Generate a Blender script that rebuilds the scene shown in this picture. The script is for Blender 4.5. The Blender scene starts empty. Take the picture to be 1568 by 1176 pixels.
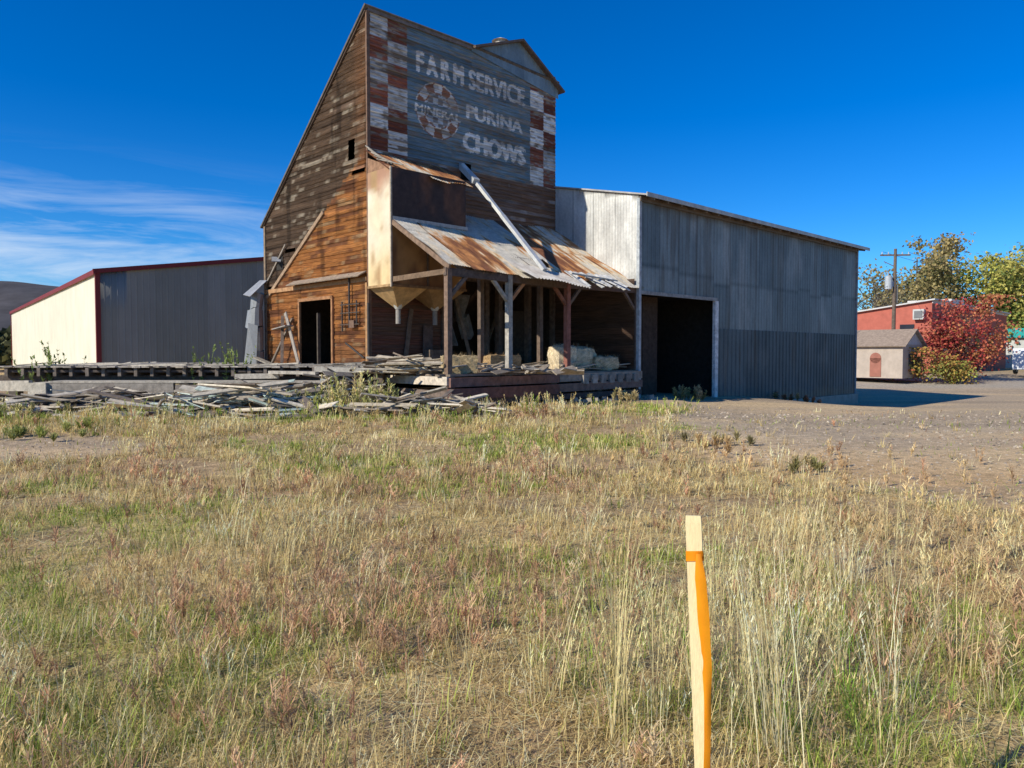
import bpy, math, random
import numpy as np
from mathutils import Vector, Matrix, Euler
from mathutils.bvhtree import BVHTree
random.seed(7); rng=np.random.default_rng(7)
R=math.radians
scn=bpy.context.scene
scn.view_settings.view_transform='Standard'; scn.view_settings.look='None'; scn.view_settings.exposure=0

# ---------------- noise ----------------
def vnoise(x,y,seed=0):
    x=np.asarray(x,float); y=np.asarray(y,float)
    xi=np.floor(x); yi=np.floor(y); fx=x-xi; fy=y-yi
    fx=fx*fx*(3-2*fx); fy=fy*fy*(3-2*fy)
    def h(a,b):
        v=np.sin(a*127.1+b*311.7+seed*74.7)*43758.5453
        return v-np.floor(v)
    return (h(xi,yi)*(1-fx)+h(xi+1,yi)*fx)*(1-fy)+(h(xi,yi+1)*(1-fx)+h(xi+1,yi+1)*fx)*fy
def fbm(x,y,seed=0,o=4):
    s=0;a=.5;t=0
    for i in range(o):
        s=s+a*vnoise(np.asarray(x)*2**i,np.asarray(y)*2**i,seed+i*3.3); t+=a; a*=.5
    return s/t
def sst(a,b,x):
    t=np.clip((np.asarray(x,float)-a)/(b-a),0,1); return t*t*(3-2*t)
def h1(a,seed=0):
    v=np.sin(np.asarray(a,float)*12.9898+seed*78.233)*43758.5453
    return v-np.floor(v)

# ---------------- materials ----------------
def vmat(name,rough=.85,metal=0.,nscale=6,stretch=(1,1,1),lo=.6,hi=1.25,bump=.0,bscale=40,spec=.25,transl=0.,fine=0.):
    m=bpy.data.materials.new(name); m.use_nodes=True; nt=m.node_tree; N=nt.nodes; L=nt.links
    b=N['Principled BSDF']; out=N['Material Output']
    at=N.new('ShaderNodeAttribute'); at.attribute_name='Col'
    tc=N.new('ShaderNodeTexCoord'); mp=N.new('ShaderNodeMapping'); mp.inputs['Scale'].default_value=stretch
    L.new(tc.outputs['Object'],mp.inputs['Vector'])
    no=N.new('ShaderNodeTexNoise'); no.inputs['Scale'].default_value=nscale; no.inputs['Detail'].default_value=6; no.inputs['Roughness'].default_value=.65
    L.new(mp.outputs['Vector'],no.inputs['Vector'])
    mr=N.new('ShaderNodeMapRange'); mr.inputs['From Min'].default_value=.3; mr.inputs['From Max'].default_value=.7
    mr.inputs['To Min'].default_value=lo; mr.inputs['To Max'].default_value=hi
    L.new(no.outputs['Fac'],mr.inputs['Value'])
    fac=mr.outputs['Result']
    if fine>0:
        n3=N.new('ShaderNodeTexNoise'); n3.inputs['Scale'].default_value=nscale*7; n3.inputs['Detail'].default_value=3; n3.inputs['Roughness'].default_value=.8
        L.new(tc.outputs['Object'],n3.inputs['Vector'])
        m3=N.new('ShaderNodeMapRange'); m3.inputs['From Min'].default_value=.35; m3.inputs['From Max'].default_value=.65
        m3.inputs['To Min'].default_value=1-fine; m3.inputs['To Max'].default_value=1+fine; L.new(n3.outputs['Fac'],m3.inputs['Value'])
        mm=N.new('ShaderNodeMath'); mm.operation='MULTIPLY'; L.new(fac,mm.inputs[0]); L.new(m3.outputs['Result'],mm.inputs[1]); fac=mm.outputs[0]
    mx=N.new('ShaderNodeVectorMath'); mx.operation='SCALE'
    L.new(at.outputs['Color'],mx.inputs[0]); L.new(fac,mx.inputs['Scale'])
    L.new(mx.outputs['Vector'],b.inputs['Base Color'])
    b.inputs['Roughness'].default_value=rough; b.inputs['Metallic'].default_value=metal
    b.inputs['Specular IOR Level'].default_value=spec
    if bump>0:
        n2=N.new('ShaderNodeTexNoise'); n2.inputs['Scale'].default_value=bscale; n2.inputs['Detail'].default_value=4
        L.new(mp.outputs['Vector'],n2.inputs['Vector'])
        bp=N.new('ShaderNodeBump'); bp.inputs['Strength'].default_value=bump; bp.inputs['Distance'].default_value=.02
        L.new(n2.outputs['Fac'],bp.inputs['Height']); L.new(bp.outputs['Normal'],b.inputs['Normal'])
    if transl>0:
        t=N.new('ShaderNodeBsdfTranslucent'); L.new(mx.outputs['Vector'],t.inputs['Color'])
        ms=N.new('ShaderNodeMixShader'); ms.inputs[0].default_value=transl
        L.new(b.outputs[0],ms.inputs[1]); L.new(t.outputs[0],ms.inputs[2]); L.new(ms.outputs[0],out.inputs['Surface'])
    return m
M_side=vmat('weathered_siding',.9,0,2.2,(.7,.7,16),.45,1.55,.5,12)
M_wood=vmat('weathered_wood',.9,0,7,(1,1,1),.6,1.3,.5,30)
M_metal=vmat('galvanized_sheet',.55,.2,1.3,(1.5,1.5,.5),.72,1.2,.0,spec=.4,fine=.1)
M_rust=vmat('rusty_sheet',.7,.1,5,(1,1,1),.7,1.25,.2,40)
M_paint=vmat('painted_sheet',.6,0,1.0,(1,1,.4),.88,1.08)
M_plain=vmat('plain_surface',.8,0,2,(1,1,1),.85,1.12)
M_conc=vmat('concrete',.9,0,4,(1,1,1),.75,1.15,.3,30)
M_leaf=vmat('foliage',.8,0,.8,(1,1,1),.7,1.3,transl=.25)
M_grass=vmat('grass_blades',.75,0,1.5,(1,1,1),.8,1.2,transl=.25,spec=.1)
M_hay=vmat('hay',.95,0,30,(1,1,1),.6,1.3,.8,60)
M_glass=vmat('dark_glass',.1,0,2,(1,1,1),.9,1.1,spec=.6)
M_stake=vmat('stake_lath_wood',.7,0,30,(8,8,1),.82,1.1,.15,90)
M_ribbon=vmat('flagging_ribbon',.35,0,20,(1,1,1),.92,1.06,transl=.35,spec=.5)
M_hill=vmat('hill_scrub',1,0,.02,(1,1,2),.6,1.3)

# ---------------- mesh builders ----------------
def mesh_from(name,V,F,C,mat,parent=None,smooth=False):
    me=bpy.data.meshes.new(name)
    V=np.asarray(V,np.float32)
    if isinstance(F,np.ndarray):
        n=len(F); k=F.shape[1]
        me.vertices.add(len(V)); me.vertices.foreach_set('co',V.ravel())
        me.loops.add(n*k); me.loops.foreach_set('vertex_index',F.astype(np.int32).ravel())
        me.polygons.add(n); me.polygons.foreach_set('loop_start',np.arange(0,n*k,k,dtype=np.int32))
        me.polygons.foreach_set('loop_total',np.full(n,k,np.int32))
        me.update(calc_edges=True)
    else:
        me.from_pydata([tuple(map(float,v)) for v in V],[],F); me.update()
    C=np.asarray(C,np.float32)
    a=me.color_attributes.new('Col','FLOAT_COLOR','POINT')
    a.data.foreach_set('color',np.concatenate([C,np.ones((len(C),1),np.float32)],1).ravel())
    if smooth: me.polygons.foreach_set('use_smooth',np.ones(len(me.polygons),bool))
    me.materials.append(mat)
    o=bpy.data.objects.new(name,me); scn.collection.objects.link(o)
    if parent: o.parent=parent
    return o
def jit(c,a=.15):
    f=1+random.uniform(-a,a); return (c[0]*f,c[1]*f,c[2]*f)
class MB:
    def __init__(s): s.V=[];s.F=[];s.C=[]
    def add(s,vs,fs,col):
        n=len(s.V); s.V+= [tuple(v) for v in vs]; s.F+=[tuple(i+n for i in f) for f in fs]; s.C+=[tuple(col)]*len(vs)
    def box(s,x0,x1,y0,y1,z0,z1,col):
        s.add([(x,y,z) for z in (z0,z1) for y in (y0,y1) for x in (x0,x1)],
          [(0,2,3,1),(4,5,7,6),(0,1,5,4),(2,6,7,3),(0,4,6,2),(1,3,7,5)],col)
    def beam(s,p0,p1,w,h,col,roll=0.):
        p0=Vector(p0);p1=Vector(p1); d=(p1-p0); 
        if d.length<1e-6: return
        d.normalize(); up=Vector((0,0,1)) if abs(d.z)<.95 else Vector((0,1,0))
        a=d.cross(up).normalized(); b=a.cross(d).normalized()
        if roll: 
            c,sn=math.cos(roll),math.sin(roll); a,b=a*c+b*sn,b*c-a*sn
        vs=[]
        for p in (p0,p1):
            for i,j in ((-1,-1),(1,-1),(1,1),(-1,1)): vs.append(p+a*i*w/2+b*j*h/2)
        s.add(vs,[(0,3,2,1),(4,5,6,7),(0,1,5,4),(1,2,6,5),(2,3,7,6),(3,0,4,7)],col)
    def cyl(s,p0,p1,r0,r1,n,col,cap=True):
        p0=Vector(p0);p1=Vector(p1); d=(p1-p0).normalized(); up=Vector((0,0,1)) if abs(d.z)<.95 else Vector((0,1,0))
        a=d.cross(up).normalized(); b=a.cross(d)
        vs=[p+ (a*math.cos(2*math.pi*i/n)+b*math.sin(2*math.pi*i/n))*r for p,r in ((p0,r0),(p1,r1)) for i in range(n)]
        fs=[(i,(i+1)%n,n+(i+1)%n,n+i) for i in range(n)]
        if cap: fs+=[tuple(range(n))[::-1],tuple(range(n,2*n))]
        s.add(vs,fs,col)
    def poly(s,pts,col): s.add(pts,[tuple(range(len(pts)))],col)
    def slab(s,pts,th,col):
        p=[Vector(q) for q in pts]; n=(p[1]-p[0]).cross(p[2]-p[0]).normalized()*th
        k=len(p); fs=[tuple(range(k)),tuple(range(k,2*k))[::-1]]+[(i,i+k,(i+1)%k+k,(i+1)%k) for i in range(k)]
        s.add(p+[q-n for q in p],fs,col)
    def obj(s,name,mat,parent=None,smooth=False): return mesh_from(name,s.V,s.F,s.C,mat,parent,smooth)
def empty(name,loc,rz=0):
    e=bpy.data.objects.new(name,None); e.location=loc; e.rotation_euler=(0,0,rz); e.empty_display_size=.2
    scn.collection.objects.link(e); return e
def grid_faces(nr,nc):
    i=np.arange(nr-1)[:,None]*nc+np.arange(nc-1)[None,:]; i=i.ravel()
    return np.stack([i,i+1,i+1+nc,i+nc],1)

def lap_wall(name,W,z0,z1,colf,mapf,parent,topf=None,holes=(),dx=.05,pitch=.14,k=1,seed=0,miss=.01):
    ncol=int(W/dx)+1; S=np.linspace(0,W,ncol); nb=int(math.ceil((z1-z0)/pitch))
    rows=[];outs=[];bid=[]
    for j in range(nb):
        for q in range(k+1):
            f=q/k; rows.append(z0+(j+f)*pitch); outs.append(.026*(1-f)+.003); bid.append(j)
    rows=np.array(rows);outs=np.array(outs);bid=np.array(bid)
    Z,SS=np.meshgrid(rows,S,indexing='ij'); O=outs[:,None]+0*SS; B=bid[:,None]+0*SS
    ln=2.5+3.5*h1(B,seed+1); seg=np.floor((SS+9*h1(B,seed+2))/ln); rr=h1(seg*7.13+B*3.77,seed+5)
    O=O+(rr-.5)*.014+ (vnoise(SS*.8,B*5.1,seed)-.5)*.018
    Z=Z+(vnoise(SS*.5,B*3.1,seed+4)-.5)*.02
    if topf is not None: Z=np.minimum(Z,topf(SS))
    C=colf(SS,Z,B,rr)
    F=grid_faces(len(rows),ncol)
    sc=SS.ravel()[F].mean(1); zc=Z.ravel()[F].mean(1); keep=np.ones(len(F),bool)
    for (a,b,c,d) in holes: keep&=~((sc>a)&(sc<b)&(zc>c)&(zc<d))
    if topf is not None:
        zz=Z.ravel()[F]; keep&=(zz.max(1)-zz.min(1)>1e-5)|(np.abs(zc-topf(sc))>.02)
    mm=h1(np.floor((sc+9)/.7)*3.1+B.ravel()[F[:,0]]*17.3,seed+9)<miss; keep&=~mm
    V=np.stack(mapf(SS.ravel(),O.ravel(),Z.ravel()),1)
    return mesh_from(name,V,F[keep],C.reshape(-1,3),M_side,parent)

def corr(name,P0,U,Wd,Hd,H,colf,parent,pitch=.15,depth=.012,holes=(),mat=None,nrow=24,nrm=None,rib=False,per=8,warp=0.,sag=None):
    """corrugated sheet: origin P0, unit U along width, unit H along height"""
    U=np.array(U,float);Hn=np.array(H,float);P0=np.array(P0,float)
    nc=int(Wd/pitch*per)+1; S=np.linspace(0,Wd,nc); T=np.linspace(0,Hd,nrow+1)
    for (a,b,c,d) in holes:
        T=np.sort(np.unique(np.concatenate([T,[c,d]]).clip(0,Hd)))
    TT,SS=np.meshgrid(T,S,indexing='ij')
    n=np.cross(U,Hn); n/=np.linalg.norm(n)
    ph=SS/pitch
    if rib: fr=ph-np.floor(ph); off=np.where((fr<.16),depth,0)
    else: off=depth*.5*(1+np.cos(2*np.pi*ph))
    if warp: off=off+warp*(vnoise(SS*1.1,TT*.9,3)-.5)
    TTe=TT*1.0
    if sag is not None: TTe=TT+sag[0](SS,TT)
    V=P0+SS[...,None]*U+TTe[...,None]*Hn+off[...,None]*n
    if sag is not None: V[...,2]-=sag[1](SS,TT)
    C=colf(SS,TT)
    F=grid_faces(len(T),nc); sc=SS.ravel()[F].mean(1); tc=TT.ravel()[F].mean(1); keep=np.ones(len(F),bool)
    for (a,b,c,d) in holes: keep&=~((sc>a)&(sc<b)&(tc>c)&(tc<d))
    return mesh_from(name,V.reshape(-1,3),F[keep],C.reshape(-1,3),mat or M_metal,parent)
def mix3(a,b,f):
    f=np.asarray(f)[...,None]; return np.asarray(a)*(1-f)+np.asarray(b)*f

# ---------------- terrain functions ----------------
def hgt(x,y):
    x=np.asarray(x,float);y=np.asarray(y,float)
    r=.2*sst(9,17,y)*(1-sst(3,8,x))
    d=-.85*sst(7.5,17,x)*sst(20,33,y)*(1-sst(45,72,y))
    near=np.exp(-(x*x+y*y)/900.)
    return r+d+near*(.07*(fbm(x*.5,y*.5,5)-.5)+.05*(fbm(x*2,y*2,9)-.5))*np.where((x*x+y*y)<.6,0,1)
def xb(y): return np.interp(y,[0,4,7,9.5,12,18,24,40,60],[10,7.0,4.8,3.7,2.9,3.9,3.8,2.,2.])
def gravel(x,y):
    n=(fbm(x*.9,y*.9,21)-.5)*2.6+(fbm(x*3.1,y*3.1,4)-.5)*1.6
    g=sst(-.5,.7,x-xb(y)+n)
    p=sst(.0,.6,1-((x+7.9)/2.6)**2-((y-12.2)/1.4)**2+n*.35)
    p3=sst(.0,.6,.9-((x+10)/4)**2-((y-18.3)/1.2)**2+n*.35)*.8
    return np.clip(np.maximum(np.maximum(g,p3),p),0,1)
def bare(x,y): return np.clip(sst(.53,.66,fbm(x*.75+40,y*.75,131))+.8*sst(.60,.70,fbm(x*1.9+11,y*1.9,137)),0,1)

# ---------------- ground ----------------
def axis(lo,hi,st,far):
    a=np.arange(lo,hi+1e-6,st); ex=[]; s=st;v=hi
    while v<far: s*=1.35; v+=s; ex.append(v)
    ex2=[]; s=st;v=lo
    while v>-far: s*=1.35; v-=s; ex2.append(v)
    return np.concatenate([ex2[::-1],a,ex])
gx=axis(-26,40,.22,4000); gy=axis(-4,50,.22,4000)
GY,GX=np.meshgrid(gy,gx,indexing='ij'); GZ=hgt(GX,GY)
g=gravel(GX,GY)
lawn=mix3((.42,.29,.13),(.64,.48,.22),sst(.3,.7,fbm(GX*1.3,GY*1.3,31)))
lawn=mix3(lawn,(.32,.31,.08),sst(.50,.72,fbm(GX*.55+3,GY*.55,61))*.65)
lawn=mix3(lawn,(.46,.27,.15),sst(.52,.7,fbm(GX*.4+9,GY*.4,71))*.6)
lawn=mix3(lawn,(.40,.27,.155),bare(GX,GY)*.8)
lawn=lawn*(.75+.5*fbm(GX*4,GY*4,77))[...,None]
grv=mix3((.58,.38,.19),(.48,.36,.235),sst(9,15,GY+3*(fbm(GX*.3,GY*.3,8)-.5)))
grv=mix3(grv,(.68,.48,.26),sst(.5,.7,fbm(GX*.25,GY*.6,17))*.6)
grv=mix3(grv,(.33,.25,.17),sst(.50,.68,fbm(GX*.10+GY*.02,GY*.7,27))*.6)
tr=GY-(13.5+.42*(GX-4)); tw=np.exp(-((tr-.0)/.22)**2)+np.exp(-((tr-1.5)/.22)**2); tr2=GY-(24-.25*(GX-6)); tw=tw+np.exp(-(tr2/.25)**2)+np.exp(-((tr2-1.6)/.25)**2)
grv=mix3(grv,(.74,.56,.33),np.clip(tw,0,1)*.5*fbm(GX*.6,GY*.6,99))
grv=mix3(grv,(.40,.21,.11),sst(.0,1,1-((GX-9)/2.6)**2-((GY-9.6)/1.1)**2)*.4)
wet=sst(0,.5,1-((GX-17.4)/1.9)**2-((GY-28.8)/.55)**2); grv=mix3(grv,(.07,.06,.05),wet*.85)
far=sst(60,85,GY); 
col=mix3(lawn,grv,g); col=mix3(col,(.46,.35,.17),far)
road=sst(50,54,GY)*(1-sst(60,63,GY))*sst(18,24,GX); col=mix3(col,(.42,.37,.30),road*.8)
ground=mesh_from('ground',np.stack([GX,GY,GZ],-1).reshape(-1,3),grid_faces(len(gy),len(gx)),col.reshape(-1,3),vmat('ground_soil',.95,0,7,(1,1,1),.65,1.35,.7,45,spec=.05,fine=.4),None,True)

# ---------------- GRAIN ELEVATOR ----------------
AX,AY=-4.19,22.0
E=empty('grain_elevator',(AX,AY,0),R(44))
FT=11.57; BT=6.2; TL=6.46
def text_bvh(body,s0,s1,z0,z1,off=.0,dil=.02):
    cu=bpy.data.curves.new('t','FONT'); cu.body=body; cu.size=1; cu.offset=off; cu.resolution_u=3
    ob=bpy.data.objects.new('t',cu); scn.collection.objects.link(ob)
    dg=bpy.context.evaluated_depsgraph_get(); me=ob.evaluated_get(dg).to_mesh()
    V=np.array([v.co[:] for v in me.vertices]); P=[tuple(p.vertices) for p in me.polygons]
    mn=V.min(0);mxx=V.max(0)
    V[:,0]=s0+(V[:,0]-mn[0])/(mxx[0]-mn[0])*(s1-s0); V[:,1]=z0+(V[:,1]-mn[1])/(mxx[1]-mn[1])*(z1-z0); V[:,2]=0
    b=BVHTree.FromPolygons([tuple(v) for v in V],P)
    bpy.data.objects.remove(ob); bpy.data.curves.remove(cu)
    return b,(s0,s1,z0,z1),dil
texts=[text_bvh('F A R M',1.80,3.62,10.24,10.84,.0,.045),text_bvh('SERVICE',3.88,6.40,10.22,10.82,.0,.035),
       text_bvh('PURINA',3.78,6.30,9.26,9.68,.0,.03),text_bvh('CHOWS',3.65,6.42,8.2,8.78,.0,.058),
       text_bvh('MINERAL',1.72,3.5,9.04,9.26,.0,.012)]
def textmask(S,Z):
    m=np.zeros(S.shape)
    for b,(a,c,d,e),dl in texts:
        idx=np.argwhere((S>a-dl)&(S<c+dl)&(Z>d-dl)&(Z<e+dl))
        for i,j in idx:
            for ox,oz in ((0,0),(dl,0),(-dl,0),(0,dl*.6),(0,-dl*.6)):
                if b.ray_cast(Vector((S[i,j]+ox,Z[i,j]+oz,1)),Vector((0,0,-1)))[0] is not None: m[i,j]=1; break
    return m
WHITE=(.74,.71,.65);BLUE=(.10,.155,.185);RED=(.26,.085,.05);BR=(.125,.08,.055)
def front_col(S,Z,B,rr):
    wood=mix3(BR,(.20,.11,.065),rr); wood=mix3(wood,(.24,.22,.2),sst(.5,.8,fbm(S*.7,B*.9,3))*.6)
    wood=mix3(wood,(.42,.40,.37),sst(.62,.75,fbm(S*1.1,B*2.9,23))*.6)
    sign=np.ones(S.shape+(3,))*np.array(BLUE); sign=mix3(sign,(.20,.27,.30),fbm(S*1.2,B*.8,14)*.9)
    L=(S<1.42);Rr=(S>6.7)
    row=np.floor((11.52-Z)/.655); cl=np.where(L,np.floor(S/.71),np.floor((S-6.7)/.66))
    ch=((row+cl+np.where(L,0,1))%2)
    sq=h1(row*3+cl*5,31)
    chk=mix3(WHITE,RED,ch)*(.65+.5*sq)[...,None]; sign=np.where((L|Rr)[...,None],chk,sign)
    t=textmask(S,Z)
    dx=(S-2.6);dz=(Z-9.2)*1.02; r=np.hypot(dx,dz); ang=np.arctan2(dz,dx)
    seg=(np.floor((ang+np.pi)/(np.pi/7))+np.floor(r/.28))%2
    ring=mix3((.62,.58,.52),(.27,.12,.07),seg)
    sign=np.where(((r<.88)&(r>.5)&~(np.abs(dz)<.17))[...,None],ring,sign)
    sign=np.where(((r<=.5)&~(np.abs(dz)<.17))[...,None],mix3((.42,.43,.42),(.2,.17,.15),(np.floor(dx/.2)+np.floor(dz/.2))%2),sign)
    sign=mix3(sign,WHITE,t*(.8+.2*rr))
    w=fbm(S*.9,B*3.3,44)*.55+fbm(S*5,Z*14,6)*.45
    sign=mix3(sign,mix3((.20,.14,.09),(.29,.25,.20),rr),sst(.48,.62,w)*np.where(L|Rr,.95,.70))
    sign=sign*(.75+.4*rr)[...,None]*(.75+.5*fbm(S*.4,Z*.5,66))[...,None]
    edge=7.55+.12*(rr-.5)
    c=np.where((Z>edge)[...,None],sign,wood)
    low=Z<4.0
    c=np.where(low[...,None],mix3((.18,.07,.045),(.12,.075,.05),rr),c)
    return c
lap_wall('front_wall_sign',8.0,1.1,FT-.02,front_col,lambda s,o,z:(s,-o,z),E,dx=.028,k=5,seed=1,pitch=.135,
   holes=[(3.5,3.95,7.25,7.8),(2.75,7.9,1.1,4.15),(.0,.12,11.2,11.4)],miss=.0015)
def side_col(T,Z,B,rr):
    old=mix3((.060,.040,.028),(.125,.078,.05),rr); old=mix3(old,(.16,.10,.065),fbm(T*1.4,B*.9,41)*.8)
    pale=sst(.55,.67,fbm(T*1.8,B*3.3,7)*.7+.3*fbm(T*.4,Z*.4,37)); old=mix3(old,(.46,.38,.29),pale*.8)
    old=mix3(old,(.28,.135,.06),sst(.5,.75,fbm(T*.5,Z*.5,2))*.35)
    old=mix3(old,(.27,.12,.055),sst(.9,.2,T)*.45)
    new=mix3((.42,.150,.045),(.60,.25,.075),rr*.6+.4*fbm(T,B*.7,3)); new=mix3(new,(.17,.065,.035),sst(.50,.64,fbm(T*1.1,B*1.7,19))*.8)
    new=mix3(new,(.60,.40,.21),sst(.6,.75,fbm(T*1.5,B*2.7,29))*.6)
    m=(Z<7.6-.635*T+.05*np.sin(B*9)).astype(float); 
    c=mix3(old,new,m*(.75+.25*sst(7.4,5.5,Z)))
    st=sst(.60,.72,fbm(T*3.2,Z*.35,88)); c=c*(1-.45*st)[...,None]
    lowb=(Z<1.9)*.4; c=mix3(c,(.16,.085,.05),lowb)
    return c
topf=lambda T: FT-.03-(FT-BT)*T/TL
lap_wall('left_wall',TL,.2,FT,side_col,lambda s,o,z:(-o,s,z),E,topf=topf,dx=.05,k=1,seed=3,pitch=.118,
   holes=[(1.97,3.95,1.3,3.33),(.65,1.0,7.45,7.95)],miss=.004)
mb=MB(); D=(.10,.07,.05)
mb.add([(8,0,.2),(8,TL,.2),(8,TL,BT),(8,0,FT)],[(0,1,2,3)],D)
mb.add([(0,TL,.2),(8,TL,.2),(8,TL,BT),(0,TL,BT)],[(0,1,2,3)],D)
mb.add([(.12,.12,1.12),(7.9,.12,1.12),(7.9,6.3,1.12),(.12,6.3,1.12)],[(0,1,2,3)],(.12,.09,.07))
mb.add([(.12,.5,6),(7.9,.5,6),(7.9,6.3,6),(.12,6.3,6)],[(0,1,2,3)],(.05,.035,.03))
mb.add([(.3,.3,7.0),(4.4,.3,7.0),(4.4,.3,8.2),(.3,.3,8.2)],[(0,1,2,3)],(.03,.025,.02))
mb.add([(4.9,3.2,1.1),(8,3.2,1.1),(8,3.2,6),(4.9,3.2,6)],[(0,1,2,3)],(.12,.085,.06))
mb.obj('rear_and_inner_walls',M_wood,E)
def shc(S,Z,B,rr): return mix3((.075,.05,.038),(.13,.075,.05),rr)
lap_wall('porch_end_wall',3.6,1.1,4.0,shc,lambda s,o,z:(7.93-o,-s-.05,z),E,dx=.3,k=1,seed=13,pitch=.2,miss=.0)
mb=MB(); RC=(.14,.12,.10)
mb.slab([(-.12,-.08,FT+.07),(4.05,-.08,FT+.07),(4.05,TL+.2,BT-.1),(-.12,TL+.2,BT-.1)],.06,RC)
mb.slab([(4.05,-.08,FT+.07),(8.12,-.08,FT-.1),(8.12,TL+.2,BT-.1),(4.05,TL+.2,BT-.1)],.06,RC)
mb.beam((-.05,.0,FT-.06),(-.05,TL+.1,BT-.06),.05,.12,(.13,.09,.07))
mb.beam((0,-.05,FT-.05),(4.0,-.05,FT-.05),.05,.10,(.20,.17,.15))
mb.box(-.04,.07,-.06,.0,1.1,FT-.1,(.20,.12,.08))
mb.obj('main_roof',M_wood,E)
pk=(6.15,12.33); l=(3.95,11.5); r=(8.15,11.12)
mb=MB(); MC=(.33,.36,.38)
mb.slab([(l[0],-.25,l[1]+.06),(pk[0],-.25,pk[1]+.06),(pk[0],3.6,pk[1]+.06),(l[0],3.6,l[1]+.06)],.07,(.17,.12,.09))
mb.slab([(pk[0],-.25,pk[1]+.06),(r[0]+.12,-.25,r[1]+.0),(r[0]+.12,3.6,r[1]+.0),(pk[0],3.6,pk[1]+.06)],.07,(.17,.12,.09))
mb.poly([(l[0],3.5,l[1]-3),(r[0],3.5,r[1]-3),(r[0],3.5,r[1]),(pk[0],3.5,pk[1]),(l[0],3.5,l[1])],MC)
mb.poly([(l[0],0,l[1]-.6),(l[0],3.5,l[1]-3),(l[0],3.5,l[1])],MC)
mb.poly([(8.02,0,r[1]-.3),(8.02,3.5,r[1]-3),(8.02,3.5,r[1]),(8.02,0,r[1])],MC)
mb.cyl((5.75,.5,12.05),(5.75,.5,12.40),.20,.20,12,(.5,.45,.38)); mb.cyl((5.75,.5,12.40),(5.75,.5,12.52),.30,.05,12,(.6,.55,.45))
mb.obj('cupola_roof',M_rust,E)
def gcol(S,T): return mix3((.15,.20,.22),(.26,.32,.33),h1(np.floor(S/.8),3)*.8+.2*fbm(S,T,3))
c=corr('cupola_gable',(l[0],-.05,0),(1,0,0),4.15,1.35,(0,0,1),gcol,E,pitch=.15,depth=.01,nrow=1)
me=c.data
for v in me.vertices:
    s=v.co.x; top=(l[1]+(pk[1]-l[1])*(s-l[0])/(pk[0]-l[0])) if s<pk[0] else pk[1]+(r[1]-pk[1])*(s-pk[0])/(r[0]-pk[0])
    lo=11.42-.14*(s-4)
    v.co.z = min(top,max(lo,0)) if v.co.z<.5 else top
def pcol(base,alt,sd): 
    return lambda S,T: mix3(base,alt,sst(.4,.7,fbm(S*2.5,T*1.2,sd)))
corr('bin_front_panel',(0,-1.2,5.42),(1,0,0),2.7,1.42,(0,0,1),pcol((.055,.035,.03),(.13,.06,.035),5),E,pitch=.9,depth=.01,mat=M_rust,nrow=12)
def binside(S,T):
    c=mix3((.68,.54,.33),(.76,.68,.54),fbm(S*2,T*1,8)); c=mix3(c,(.36,.16,.09),sst(2.4,3.1,T+.8*(fbm(S*3,T*3,2)-.5))*.85)
    c=mix3(c,(.72,.50,.22),sst(1.5,.3,T)*.7)
    return mix3(c,(.40,.25,.12),sst(.60,.70,fbm(S*5,T*.6,12)))
corr('bin_side_panel',(-.03,0,3.54),(0,-1,0),1.2,3.3,(0,0,1),binside,E,pitch=1.2,depth=.008,mat=M_plain,nrow=30)
corr('bin_lower_front',(0,-1.2,3.54),(1,0,0),2.7,1.86,(0,0,1),pcol((.42,.23,.09),(.22,.11,.05),9),E,pitch=.9,depth=.008,mat=M_plain,nrow=14)
mb=MB()
mb.poly([(2.7,0,3.54),(2.7,-1.2,3.54),(2.7,-1.2,6.84),(2.7,0,7.4)],(.2,.13,.09))
mb.poly([(-.03,0,6.84),(-.03,-1.2,6.84),(-.03,0,7.3)],(.3,.17,.1))
mb.beam((1.25,-1.23,3.54),(1.25,-1.23,5.4),.06,.04,(.16,.10,.06))
mb.beam((-.04,-1.22,3.5),(-.04,-1.22,6.84),.05,.05,(.42,.34,.25))
mb.beam((0,-1.23,5.42),(2.75,-1.23,5.42),.04,.10,(.45,.42,.38))
mb.beam((-.03,.0,3.55),(-.03,-1.2,3.55),.05,.07,(.4,.25,.12)); mb.beam((-.0,-1.23,3.55),(2.7,-1.23,3.55),.05,.07,(.25,.15,.08))
for i in range(5):
    mb.beam((-.08,-.05-.14*i,7.62-.12*i),(.12+.05*i,-.9-.1*i,7.0-.02*i),.06,.03,jit((.36,.31,.25)))
mb.obj('bin_framing',M_wood,E)
mb=MB()
for s0,s1,cc in ((0,1.25,(.58,.36,.16)),(1.28,2.68,(.36,.22,.10))):
    cx=(s0+s1)/2; cy=-.6; z1=3.54; z0=2.98; q=.09
    top=[(s0,0,z1),(s1,0,z1),(s1,-1.2,z1),(s0,-1.2,z1)]; bot=[(cx-q,cy+q,z0),(cx+q,cy+q,z0),(cx+q,cy-q,z0),(cx-q,cy-q,z0)]
    mb.add(top+bot,[(0,1,5,4),(1,2,6,5),(2,3,7,6),(3,0,4,7)],cc)
    mb.cyl((cx,cy,z0+.25),(cx,cy,z0-.05),.26,.09,12,(.62,.58,.5)); mb.cyl((cx,cy,z0-.05),(cx,cy,2.5),.075,.075,12,(.3,.27,.24))
mb.obj('hopper_spouts',M_rust,E)
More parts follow.
